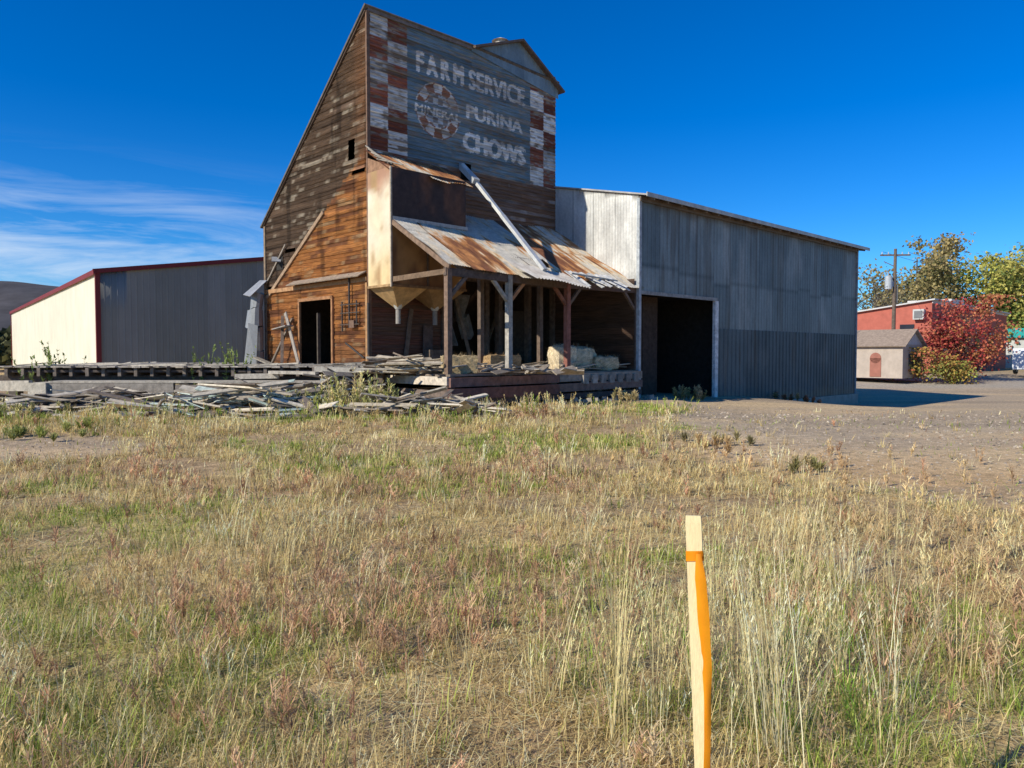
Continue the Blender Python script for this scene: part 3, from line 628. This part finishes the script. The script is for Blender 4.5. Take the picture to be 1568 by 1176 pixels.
# ---------------- grass ----------------
def scatter(n,y0,y1,pw,wx=.80):
    u=rng.random(n); e=2-pw
    y=(y0**e+u*(y1**e-y0**e))**(1/e); x=(rng.random(n)*2-1)*(wx*y+.6); return x,y
def ok(x,y):
    s=(x-AX)*.7193+(y-AY)*.6947; t=-(x-AX)*.6947+(y-AY)*.7193
    a=(s>-.3)&(t>-3.95); b=(y>19.9)&(x<-4)&(x>-14.6); c=(y>20.9)&(x<-2.5)&(x>-14.6)
    return ~(a|b|c)
def place(x,y): return np.stack([x,y,hgt(x,y)-.01],1)
def cmix(n,cols,wts):
    i=rng.choice(len(cols),n,p=np.array(wts)/sum(wts)); c=np.array(cols)[i]; return c*rng.uniform(.75,1.2,(n,1))
STRAW=[(.88,.70,.32),(.76,.57,.24),(.92,.79,.46),(.60,.43,.20)]; GREEN=[(.36,.44,.08),(.46,.52,.11),(.25,.33,.06)]; REDB=[(.62,.36,.21),(.68,.44,.26),(.48,.28,.16)]
parts=[]
wf_=lambda y: np.maximum(1,y/4.5)
x,y=scatter(260000,2.2,21.5,1.25); g=gravel(x,y); pn=fbm(x*.8,y*.8,51)
keep=ok(x,y)&(rng.random(len(x))<(1-g)*(1-.75*bare(x,y))*(.45+.9*sst(.35,.6,pn))+.03); x=x[keep];y=y[keep];n=len(x)
gp=sst(.48,.66,fbm(x*.55+3,y*.55,61)); isg=rng.random(n)<gp*.72+.07
col=np.where(isg[:,None],cmix(n,GREEN,[2,2,1]),cmix(n,STRAW+[(.42,.31,.18)],[2,3,1.5,2,1.5]))
rp=sst(.52,.7,fbm(x*.4+9,y*.4,71)); rd=rng.random(n)<rp*.6; col=np.where((rd&~isg)[:,None],cmix(n,REDB,[1,1,1]),col)
Ln=rng.uniform(.04,.15,n)*(.6+.8*fbm(x*.7,y*.7,81))*np.where(isg,.9,1)
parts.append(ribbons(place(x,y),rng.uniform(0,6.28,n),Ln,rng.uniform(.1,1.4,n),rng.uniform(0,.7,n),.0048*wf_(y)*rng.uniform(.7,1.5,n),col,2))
x,y=scatter(36000,2.2,9,1.4); keep=rng.random(len(x))<(1-gravel(x,y))*.9+.08; x=x[keep];y=y[keep];n=len(x)
P=place(x,y); P[:,2]+=rng.uniform(.012,.03,n)
parts.append(ribbons(P,rng.uniform(0,6.28,n),rng.uniform(.04,.20,n),rng.uniform(1.35,1.6,n),rng.uniform(-.1,.1,n),.0035*wf_(y),cmix(n,STRAW,[1,1,1,2]),1,tipw=.6,basedark=.95))
def clumps(nc,y0,y1,pw,nb,spread,Lr,colset,wt,dens,curve=(.1,.8),lean=(.02,.45),w=.0035,nseg=3,seedhead=False,wx=.8,centers=None):
    if centers is None:
        cx,cy=scatter(nc,y0,y1,pw,wx); kk=ok(cx,cy)&(rng.random(nc)<dens(cx,cy)); cx=cx[kk];cy=cy[kk]
    else: cx,cy=centers
    m=len(cx); 
    if m==0: return
    hs=rng.uniform(.5,1.2,m)
    x=np.repeat(cx,nb)+rng.normal(0,spread,m*nb); y=np.repeat(cy,nb)+rng.normal(0,spread,m*nb); n=m*nb
    az=np.arctan2(y-np.repeat(cy,nb),x-np.repeat(cx,nb))+rng.normal(0,.7,n)
    Ln=rng.uniform(Lr[0],Lr[1],n)*np.repeat(hs,nb); cc=cmix(m,colset,wt); col=np.repeat(cc,nb,0)*rng.uniform(.75,1.2,(n,1))
    l0=rng.uniform(lean[0],lean[1],n); cv=rng.uniform(curve[0],curve[1],n); Wd=w*wf_(y)*rng.uniform(.7,1.3,n)
    P=place(x,y); parts.append(ribbons(P,az,Ln,l0,cv,Wd,col,nseg))
    if seedhead:
        kk=rng.random(n)<seedhead; P=P[kk];az=az[kk];Ln=Ln[kk]*1.0;l0=l0[kk];cv=cv[kk];cs=col[kk];yy=y[kk]
        def at(f):
            p=P.copy(); ns=12
            for i in range(int(f*ns)):
                tl=l0+cv*(i+.5)/ns; p=p+(Ln/ns)[:,None]*np.stack([np.sin(tl)*np.cos(az),np.sin(tl)*np.sin(az),np.cos(tl)],1)
            return p
        for f in (.68,.77,.86,.95,1.0):
            for q in range(2):
                mm=len(P); parts.append(ribbons(at(f),az+rng.normal(0,1.8,mm),rng.uniform(.015,.035,mm)*np.sqrt(wf_(yy)),(l0+cv*f)*.8+rng.uniform(-.1,.5,mm),rng.uniform(0,.3,mm),.0042*wf_(yy)*np.ones(mm),cs*1.05,1,basedark=.9,tipw=.4))
lawnd=lambda x,y:(1-gravel(x,y))*(1-.8*bare(x,y))
tall=lambda x,y: lawnd(x,y)*(.08+.9*sst(.50,.68,fbm(x*.5+20,y*.5,91)))
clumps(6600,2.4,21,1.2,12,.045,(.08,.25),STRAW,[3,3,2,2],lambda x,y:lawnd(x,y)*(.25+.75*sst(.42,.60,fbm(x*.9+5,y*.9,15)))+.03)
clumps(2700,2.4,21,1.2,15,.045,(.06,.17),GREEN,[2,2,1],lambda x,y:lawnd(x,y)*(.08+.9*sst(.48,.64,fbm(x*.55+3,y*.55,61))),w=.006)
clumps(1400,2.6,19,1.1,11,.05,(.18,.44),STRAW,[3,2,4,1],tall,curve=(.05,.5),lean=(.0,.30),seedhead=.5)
clumps(420,14.5,20,.6,14,.12,(.15,.42),STRAW+GREEN,[3,2,4,1,1,2,1],lawnd,curve=(.05,.5),lean=(.0,.35),seedhead=.4)
cx=np.concatenate([rng.normal(1.15,.28,15),rng.normal(.75,.38,9),rng.normal(2.0,.5,9)]); cy=np.concatenate([rng.normal(3.6,.35,15),rng.normal(3.3,.35,9),rng.normal(4.4,.4,9)])
clumps(0,0,0,0,24,.05,(.4,.92),[(.92,.76,.38),(.86,.70,.33),(.92,.82,.52)],[1,1,1],None,curve=(.05,.55),lean=(.0,.34),w=.0042,nseg=5,seedhead=.55,centers=(cx,np.maximum(cy,2.5)))
cx=rng.normal(1.4,.5,18); cy=rng.normal(3.7,.45,18)
clumps(0,0,0,0,34,.07,(.08,.24),[(.26,.44,.06),(.38,.52,.09)],[1,1],None,w=.006,centers=(cx,cy))
def weeds(nc,y0,y1,pw,dens,Lr,colset,wt,nbr=12,br=(.03,.08),centers=None,stems=3,w=.003,leaf=.007):
    if centers is None:
        cx,cy=scatter(nc,y0,y1,pw); kk=ok(cx,cy)&(rng.random(nc)<dens(cx,cy)); cx=cx[kk];cy=cy[kk]
    else: cx,cy=centers
    m=len(cx); hs=rng.uniform(.6,1.15,m); x=np.repeat(cx,stems)+rng.normal(0,.02,m*stems); y=np.repeat(cy,stems)+rng.normal(0,.02,m*stems); n=m*stems
    az=rng.uniform(0,6.28,n); Ln=rng.uniform(*Lr,n)*np.repeat(hs,stems); l0=rng.uniform(0,.35,n); cv=rng.uniform(-.2,.3,n)
    col=np.repeat(cmix(m,colset,wt),stems,0); P=place(x,y); W_=w*wf_(y)
    parts.append(ribbons(P,az,Ln,l0,cv,W_,col,2,tipw=.5))
    for b in range(nbr):
        f=rng.uniform(.25,1,n); tl=l0+cv*f*.5; p=P+(Ln*f)[:,None]*np.stack([np.sin(tl)*np.cos(az),np.sin(tl)*np.sin(az),np.cos(tl)],1)
        parts.append(ribbons(p,rng.uniform(0,6.28,n),rng.uniform(*br,n)*(1.3-f*.6),rng.uniform(.3,1.2,n),rng.uniform(-.4,.1,n),leaf*wf_(y)*rng.uniform(.6,1.2,n),col*rng.uniform(.8,1.25,(n,1)),1,facing=rng.uniform(0,6.28,n),basedark=.85,tipw=.35))
wd=lambda x,y: lawnd(x,y)*(.12+.9*sst(.50,.68,fbm(x*.4+9,y*.4,71)))+.012
weeds(2500,2.4,18,1.15,wd,(.10,.30),REDB+[(.76,.58,.34)],[2,2,1,2])
cx=rng.normal(-1.2,.8,150); cy=rng.normal(4.2,.7,150); weeds(0,0,0,0,None,(.10,.28),REDB,[2,2,1],centers=(cx,np.maximum(cy,2.6)),nbr=14)
rx=lambda x,y: sst(-1.5,1,x-xb(y)+1.5)*(1-sst(2.0,4.0,x-xb(y)))*.65
weeds(620,3.6,12,1.0,rx,(.10,.30),[(.80,.59,.30),(.70,.48,.25),(.52,.34,.19)],[2,2,1],nbr=14)
weeds(420,3.2,7,1.0,lambda x,y: sst(2.0,3.0,x)*.9,(.2,.46),[(.86,.66,.34),(.74,.54,.28),(.50,.36,.20)],[2,2,1],nbr=18,br=(.03,.09))
V,F,C=join(parts); C=np.minimum(C,.95); mesh_from('dry_grass_field',V,F,C,M_grass)
parts=[]
n=11000; x,y=scatter(n,3,20,1.2); k=rng.random(n)<gravel(x,y)*.9+.04; k&=ok(x,y); x=x[k];y=y[k];n=len(x)
s=rng.uniform(.008,.026,n)*np.maximum(1,y/9); base=np.array([[1,0,0],[.3,.9,0],[-.8,.6,0],[-.8,-.6,0],[.3,-.9,0],[0,0,.75]])
rot=rng.uniform(0,6.28,n); cs,sn=np.cos(rot),np.sin(rot)
bx=base[None,:,:]*rng.uniform(.6,1.2,(n,6,1)); X=bx[...,0]*cs[:,None]-bx[...,1]*sn[:,None]; Y=bx[...,0]*sn[:,None]+bx[...,1]*cs[:,None]
V=np.stack([X*s[:,None]+x[:,None],Y*s[:,None]+y[:,None],bx[...,2]*s[:,None]+hgt(x,y)[:,None]-.001],-1).reshape(-1,3)
tri=np.array([[0,1,5],[1,2,5],[2,3,5],[3,4,5],[4,0,5]]); F=(np.arange(n)[:,None,None]*6+tri[None]).reshape(-1,3)
C=np.repeat(cmix(n,[(.50,.40,.29),(.38,.30,.22),(.62,.50,.35),(.22,.18,.14)],[2,2,1,1]),6,0); mesh_from('gravel_stones',V,F,C,M_conc)
def plant(name,cx,cy,n,sp,H,cols,leaf=.014,nbr=26,br=(.06,.16)):
    global parts; parts=[]
    a=rng.normal(cx,sp,n); b=rng.normal(cy,sp,n)
    weeds(0,0,0,0,None,H,cols,[1]*len(cols),nbr=nbr,br=br,centers=(a,b),leaf=leaf,stems=3,w=.004)
    V,F,C=join(parts); mesh_from(name,V,F,C,M_leaf)
plant('weed_clump',-3.8,18.2,34,.65,(.35,1.15),[(.48,.47,.13),(.66,.57,.24),(.54,.52,.18),(.74,.60,.3)],leaf=.009)
plant('weed_clump',-5.0,18.2,8,.3,(.3,.6),[(.44,.42,.15),(.58,.5,.24)],leaf=.010)
plant('weed_clump',3.3,12.4,10,.3,(.10,.26),[(.30,.26,.12),(.40,.33,.15),(.55,.38,.18)],leaf=.008)
plant('weed_clump',3.9,10.3,5,.2,(.08,.2),[(.3,.27,.1),(.44,.34,.16)],leaf=.008)
plant('weed_clump',-13.0,21.3,10,.3,(1.0,1.7),[(.22,.28,.08),(.28,.33,.1)])
plant('weed_clump',-8.3,21.6,12,.5,(1.2,1.8),[(.22,.28,.08),(.28,.33,.1)])
plant('weed_clump',6.0,25.6,16,.35,(.15,.5),[(.44,.34,.18),(.3,.28,.12)],leaf=.010)
plant('weed_clump',3.3,22.9,14,.45,(.15,.35),[(.50,.40,.2),(.34,.3,.14)],leaf=.010)
plant('weed_clump',11.5,30.6,12,.5,(.12,.3),[(.4,.2,.12),(.4,.3,.15)],leaf=.010)
plant('weed_clump',-8.5,13.7,18,.6,(.08,.2),[(.32,.34,.09),(.40,.40,.13)],leaf=.009)
plant('weed_clump',-11.2,16.2,20,.7,(.12,.3),[(.28,.28,.08),(.44,.38,.16)],leaf=.009)

# ---------------- trees ----------------
def tree(name,x,y,H,Rr,cols,n=2600,leaf=.3,trunk=.25,bare=False,low=.25,seed=0,z=None):
    random.seed(seed); rg=np.random.default_rng(seed); z=float(hgt(x,y)) if z is None else z
    T=empty(name,(x,y,z)); mb=MB(); bk=(.10,.08,.06)
    mb.cyl((0,0,-.2),(.1,0,H*low+.4),trunk,trunk*.7,8,bk,False); mb.cyl((.1,0,H*low+.4),(0,.1,H*.85),trunk*.7,trunk*.15,8,bk,False)
    tips=[]
    for i in range(34 if bare else 24):
        f=random.uniform(low,.85); a=random.uniform(0,6.28); r_=Rr*random.uniform(.5,1)*math.sin(math.pi*min(1,(f-low+.12)/(1-low+.2)))**.5
        p0=Vector((.05,0,H*f*.9)); p1=p0+Vector((math.cos(a)*r_*.5,math.sin(a)*r_*.5,H*.05)); p2=Vector((math.cos(a)*r_,math.sin(a)*r_,min(H*.97,H*f+H*random.uniform(.06,.18))))
        mb.cyl(p0,p1,trunk*.3,trunk*.2,5,bk,False); mb.cyl(p1,p2,trunk*.2,.02,5,bk,False); tips+=[p2,(p1+p2)/2]
        for q in range(5 if bare else 2):
            e=p1.lerp(p2,random.random()); e2=e+Vector((random.gauss(0,.16),random.gauss(0,.16),random.uniform(.05,.25)))*Rr; mb.cyl(e,e2,trunk*.1,.01,4,bk,False); tips.append(e2)
    tips.append(Vector((0,0,H*.95)))
    mb.obj('trunk_and_limbs',M_wood,T)
    if n>0:
        tp=np.array([t[:] for t in tips]); i=rg.integers(0,len(tp),n); sg=Rr*.17*(.6+.8*h1(i,2))
        c=tp[i]+rg.normal(size=(n,3))*sg[:,None]*np.array([1,1,.75]); c[:,2]=np.clip(c[:,2],H*low*.4,H*1.02)
        a=rg.normal(size=(n,3));a/=np.linalg.norm(a,axis=1)[:,None]; b=np.cross(a,rg.normal(size=(n,3)));b/=np.linalg.norm(b,axis=1)[:,None]
        s=leaf*rg.uniform(.5,1.1,n)[:,None]*.5
        V=np.stack([c-a*s-b*s*.3,c-b*s,c+a*s,c+b*s],1).reshape(-1,3); F=np.arange(4*n).reshape(n,4)
        ci=(h1(i,9)*len(cols)).astype(int)%len(cols); cc=np.array(cols)[ci]*rg.uniform(.65,1.3,(n,1)); mesh_from('foliage',V,F,np.repeat(cc,4,0),M_leaf,T)
tree('red_maple_tree',35.0,58,6.3,3.0,[(.40,.06,.05),(.52,.14,.08),(.28,.04,.04),(.55,.24,.10)],6200,.22,.12,low=.05,seed=2)
tree('autumn_shrub',30.6,56,2.6,1.8,[(.45,.30,.07),(.28,.28,.07),(.5,.16,.07)],1900,.2,.07,low=.05,seed=3)
tree('autumn_shrub',33.0,56,1.6,1.6,[(.4,.4,.09),(.45,.28,.07)],1200,.2,.07,low=.05,seed=4)
tree('cottonwood_tree',51,95,16.2,5.8,[(.30,.25,.10),(.38,.29,.12),(.24,.24,.09)],12000,.42,.4,low=.15,seed=5)
tree('cottonwood_tree',58.5,93,14.0,5.6,[(.44,.42,.09),(.28,.33,.09),(.52,.46,.12)],10000,.42,.4,low=.12,seed=6)
tree('cottonwood_tree',65,94,14.8,5.8,[(.38,.38,.09),(.25,.31,.08),(.50,.43,.12)],11000,.42,.4,low=.12,seed=7)
tree('cottonwood_tree',71,92,13.0,5.4,[(.38,.40,.09),(.28,.33,.09)],8500,.42,.4,low=.12,seed=17)
tree('bare_tree',41.5,86,11.5,3.4,[(.3,.24,.14)],160,.25,.22,bare=True,seed=8)
tree('bare_tree',45.5,90,9.5,3.0,[(.3,.26,.13)],900,.3,.22,bare=True,seed=9)
def tree_line(name,x0,x1,y0,n,H,cols,seed):
    rg=np.random.default_rng(seed); V=[];C=[]
    for i in range(n):
        cx=rg.uniform(x0,x1); cy=y0+rg.uniform(-12,12); hh=H*rg.uniform(.5,1.1); rr=hh*.45; m=260; p=rg.normal(size=(m,3)); p/=np.linalg.norm(p,axis=1)[:,None]; p*=(rg.random(m)**.4)[:,None]
        p+=rg.normal(0,.12,(m,3)); c=p*np.array([rr,rr,hh*.5])+np.array([cx,cy,hh*.5]); a=rg.normal(size=(m,3)); b=np.cross(a,rg.normal(size=(m,3))); a/=np.linalg.norm(a,axis=1)[:,None]; b/=np.linalg.norm(b,axis=1)[:,None]
        s=.5; V.append(np.stack([c-a*s,c-b*s,c+a*s,c+b*s],1).reshape(-1,3)); cc=np.array(cols[rg.integers(len(cols))])*rg.uniform(.6,1.3,(m,1)); C.append(np.repeat(cc,4,0))
    V=np.concatenate(V);C=np.concatenate(C); mesh_from(name,V,np.arange(len(V)).reshape(-1,4),C,M_leaf)
tree_line('distant_tree_line',45,220,165,90,11,[(.26,.27,.09),(.2,.23,.08),(.36,.27,.1)],1)
tree_line('distant_tree_line',-160,-50,82,70,5.5,[(.12,.12,.05),(.2,.16,.07)],2)
hx=np.linspace(-1500,1400,160); hy=np.linspace(900,1700,24); HY,HX=np.meshgrid(hy,hx,indexing='ij')
prof=np.interp(HX,[-1500,-900,-700,-620,-350,0,500,1400],[140,128,118,104,70,45,40,40])
HZ=prof*sst(900,1250,HY)*(.9+.2*fbm(HX*.006,HY*.006,3))-2
mesh_from('hill',np.stack([HX,HY,HZ],-1).reshape(-1,3),grid_faces(24,160),mix3((.06,.06,.07),(.10,.085,.08),fbm(HX*.01,HY*.01,5)).reshape(-1,3),M_hill,None,True)

# ---------------- background buildings ----------------
RB=empty('red_building',(36.8,66,-.1),R(44)); RD=(.46,.13,.09)
mb=MB(); 
mb.add([(0,0,0),(25,0,0),(25,9,0),(0,9,0),(0,0,6.5),(25,0,6.2),(25,9,5.2),(0,9,5.4)],[(0,1,5,4),(1,2,6,5),(2,3,7,6),(3,0,4,7)],RD)
mb.slab([(-.3,-.3,6.6),(25.3,-.3,6.3),(25.3,9.3,5.2),(-.3,9.3,5.4)],.12,(.6,.58,.55)); mb.box(9,13,1,5,6.3,7.1,(.6,.55,.5)); mb.beam((-.05,-.05,6.35),(25,-.05,6.1),.08,.3,(.6,.5,.45))
mb.obj('walls_and_roof',M_plain,RB)
mb=MB()
for s in (3,8,13,18): mb.box(s,s+1.4,-.08,.02,2.2,3.8,(.03,.03,.04))
mb.box(-.06,.02,1.4,2.6,3.2,4.4,(.03,.03,.04)); mb.box(-.06,.02,4.2,5.2,.3,2.4,(.08,.04,.03)); mb.obj('windows',M_glass,RB)
mb=MB()
for s in (3,8,13,18): mb.beam((s-.05,-.1,2.12),(s+1.45,-.1,2.12),.06,.1,(.6,.58,.55)); mb.beam((s-.05,-.1,3.86),(s+1.45,-.1,3.86),.06,.1,(.6,.58,.55))
mb.box(-.5,-.07,.5,1.4,4.8,5.7,(.55,.54,.5)); mb.box(-.54,-.5,.62,1.28,4.92,5.55,(.2,.2,.2)); mb.obj('trim_and_cooler',M_plain,RB)
SB=empty('small_outbuilding',(28.6,55,-.15),R(44)); mb=MB()
mb.add([(0,0,0),(4.2,0,0),(4.2,9,0),(0,9,0),(0,0,2.5),(4.2,0,2.5),(4.2,9,2.5),(0,9,2.5)],[(0,1,5,4),(1,2,6,5),(2,3,7,6),(3,0,4,7)],(.46,.38,.31))
mb.poly([(0,0,2.5),(4.2,0,2.5),(2.1,0,3.6)],(.55,.53,.5)); mb.poly([(0,9,2.5),(4.2,9,2.5),(2.1,9,3.6)],(.55,.53,.5)); mb.obj('walls',M_plain,SB)
mb=MB(); mb.slab([(-.3,-.3,2.38),(2.1,-.3,3.68),(2.1,9.3,3.68),(-.3,9.3,2.38)],.06,(.36,.27,.20)); mb.slab([(2.1,-.3,3.68),(4.5,-.3,2.38),(4.5,9.3,2.38),(2.1,9.3,3.68)],.06,(.4,.36,.33)); mb.obj('roof',M_rust,SB)
mb=MB(); mb.box(-.05,.02,1.5,2.3,0.1,1.5,(.34,.14,.10)); mb.cyl((-.05,1.9,1.5),(.02,1.9,1.5),.4,.4,16,(.34,.14,.10)); mb.box(1.2,2.2,-.05,.02,.9,1.8,(.05,.05,.06)); mb.box(2.7,3.6,-.05,.02,.1,2.1,(.3,.28,.26)); mb.obj('door_and_window',M_plain,SB)
TB=empty('teal_roof_building',(60.5,88,0),R(44)); mb=MB()
mb.add([(0,0,0),(14,0,0),(14,8,0),(0,8,0),(0,0,3.6),(14,0,3.6),(14,8,3.6),(0,8,3.6)],[(0,1,5,4),(1,2,6,5),(2,3,7,6),(3,0,4,7)],(.5,.5,.47)); mb.box(-.5,14.5,-.5,8.5,3.6,4.7,(.03,.35,.33)); mb.box(2,4,-.05,.02,1,2.4,(.05,.05,.06)); mb.box(6,7,-.05,.02,.1,2.3,(.05,.05,.06)); mb.obj('walls_and_roof',M_plain,TB)
VN=empty('parked_van',(43.6,62.5,0.0),R(40)); mb=MB(); wc=(.7,.7,.7)
prof_=[(-2.6,.4),(2.5,.4),(2.6,.9),(2.3,1.15),(1.5,1.25),(.9,2.05),(-2.5,2.1),(-2.65,1.9)]
k=len(prof_); mb.add([(a,-.95,b) for a,b in prof_]+[(a,.95,b) for a,b in prof_],[tuple(range(k)),tuple(range(k,2*k))[::-1]]+[(i,i+k,(i+1)%k+k,(i+1)%k) for i in range(k)],wc)
mb.obj('body',M_paint,VN); mb=MB()
for sx in (-1.7,1.7):
    for sy in (-.97,.97): mb.cyl((sx,sy-.1,.38),(sx,sy+.1,.38),.38,.38,16,(.03,.03,.03)); mb.cyl((sx,sy-.12,.38),(sx,sy+.12,.38),.2,.2,12,(.4,.4,.4))
mb.obj('wheels',M_plain,VN); mb=MB()
for sy in (-.96,.96):
    for a,b in ((-.0,.75),(-1.1,-.15),(-2.3,-1.25)): mb.box(a,b,sy-.01,sy+.01,1.3,1.85,(.03,.035,.04))
mb.slab([(1.5,-.85,1.3),(1.5,.85,1.3),(.98,.85,1.98),(.98,-.85,1.98)],-.02,(.03,.035,.04)); mb.obj('windows',M_glass,VN)
UP=empty('utility_pole',(30.4,60,-.1)); mb=MB(); pc=(.16,.12,.09)
mb.cyl((0,0,0),(0.05,0,10.1),.17,.11,12,pc); mb.beam((-1.1,.1,9.6),(1.2,-.1,9.6),.1,.12,pc); mb.beam((-.8,.1,9.1),(0,0,8.7),.04,.05,pc)
for a in (-1,-.5,.6,1.1): mb.cyl((a,0,9.66),(a,0,9.85),.05,.03,8,(.5,.5,.5))
mb.obj('pole_and_crossarm',M_wood,UP); mb=MB()
mb.cyl((-.5,-.1,6.9),(-.5,-.1,7.9),.27,.27,14,(.5,.52,.53)); mb.cyl((-.5,-.1,7.9),(-.5,-.1,8.0),.27,.1,14,(.45,.47,.48)); mb.cyl((-.5,-.1,8.0),(-.5,-.1,8.3),.04,.03,8,(.4,.3,.2)); mb.box(-.3,-.1,-.15,.05,7.1,7.5,(.4,.4,.4)); mb.cyl((.25,0,5.8),(.25,0,7.2),.06,.06,8,(.2,.2,.2))
mb.obj('transformer',M_metal,UP); mb=MB()
def wire(p0,p1,sag):
    p0=Vector(p0);p1=Vector(p1); prev=p0
    for i in range(1,13):
        f=i/12; q=p0.lerp(p1,f)-Vector((0,0,4*sag*f*(1-f))); mb.cyl(prev,q,.014,.014,4,(.03,.03,.03),False); prev=q
for a,b in ((-1,-.1),(1.1,.1)): wire((a,b,9.85),(a+35,b+25,10.2),1.0)
wire((-.5,0,8.2),(8,10,6.4),.4); wire((0,0,7.5),(-9,-4,3.6),.3)
mb.obj('wires',M_plain,UP)

# ---------------- camera, sun, sky ----------------
cd=bpy.data.cameras.new('Camera'); cam=bpy.data.objects.new('Camera',cd); scn.collection.objects.link(cam)
cam.location=(0,0,1.6); cam.rotation_euler=(R(90-2.24),0,0); cd.sensor_width=36; cd.lens=26.4; cd.clip_end=8000; cd.clip_start=.05; scn.camera=cam
el=31; azd=56
sd=bpy.data.lights.new('sun','SUN'); sd.energy=5; sd.angle=R(.5); sd.color=(1,.95,.82); so=bpy.data.objects.new('sun',sd); scn.collection.objects.link(so)
dv=Vector((math.sin(R(azd))*math.cos(R(el)),math.cos(R(azd))*math.cos(R(el)),-math.sin(R(el)))); so.rotation_euler=dv.to_track_quat('-Z','Y').to_euler()
w=bpy.data.worlds.new('World'); scn.world=w; w.use_nodes=True; nt=w.node_tree; N=nt.nodes; L=nt.links; bg=N['Background']
sk=N.new('ShaderNodeTexSky'); sk.sky_type='NISHITA'; sk.sun_disc=False; sk.sun_elevation=R(el); sk.sun_rotation=R(180+azd); sk.air_density=1.0; sk.dust_density=.3; sk.ozone_density=3.5; sk.altitude=900
hs=N.new('ShaderNodeHueSaturation'); hs.inputs['Saturation'].default_value=1.45; L.new(sk.outputs[0],hs.inputs['Color'])
mu=N.new('ShaderNodeMix'); mu.data_type='RGBA'; mu.blend_type='MULTIPLY'; mu.inputs[0].default_value=1; mu.inputs[7].default_value=(.55,.95,1.28,1); L.new(hs.outputs[0],mu.inputs[6])
tc=N.new('ShaderNodeTexCoord'); mp=N.new('ShaderNodeMapping'); mp.inputs['Scale'].default_value=(2.0,2.0,13); mp.inputs['Rotation'].default_value=(0,R(5),0); L.new(tc.outputs['Generated'],mp.inputs[0])
cn=N.new('ShaderNodeTexNoise'); cn.inputs['Scale'].default_value=1.6; cn.inputs['Detail'].default_value=9; cn.inputs['Roughness'].default_value=.62; cn.inputs['Distortion'].default_value=.7; L.new(mp.outputs[0],cn.inputs[0])
cr=N.new('ShaderNodeMapRange'); cr.inputs['From Min'].default_value=.41; cr.inputs['From Max'].default_value=.68; L.new(cn.outputs[0],cr.inputs[0])
sx=N.new('ShaderNodeSeparateXYZ'); L.new(tc.outputs['Generated'],sx.inputs[0])
def mr(sock,a,b):
    m=N.new('ShaderNodeMapRange'); m.interpolation_type='SMOOTHSTEP'; m.inputs['From Min'].default_value=a; m.inputs['From Max'].default_value=b; L.new(sock,m.inputs[0]); return m.outputs[0]
def mul(a,b):
    m=N.new('ShaderNodeMath'); m.operation='MULTIPLY'; L.new(a,m.inputs[0]); 
    if isinstance(b,float): m.inputs[1].default_value=b
    else: L.new(b,m.inputs[1])
    return m.outputs[0]
mask=mul(mul(mul(cr.outputs[0],mr(sx.outputs[2],.25,.12)),mr(sx.outputs[0],-.15,-.42)),.75)
mc=N.new('ShaderNodeMix'); mc.data_type='RGBA'; L.new(mask,mc.inputs[0]); L.new(mu.outputs[2],mc.inputs[6]); mc.inputs[7].default_value=(6.3,7.3,8.6,1)
L.new(mc.outputs[2],bg.inputs['Color']); bg.inputs['Strength'].default_value=.115
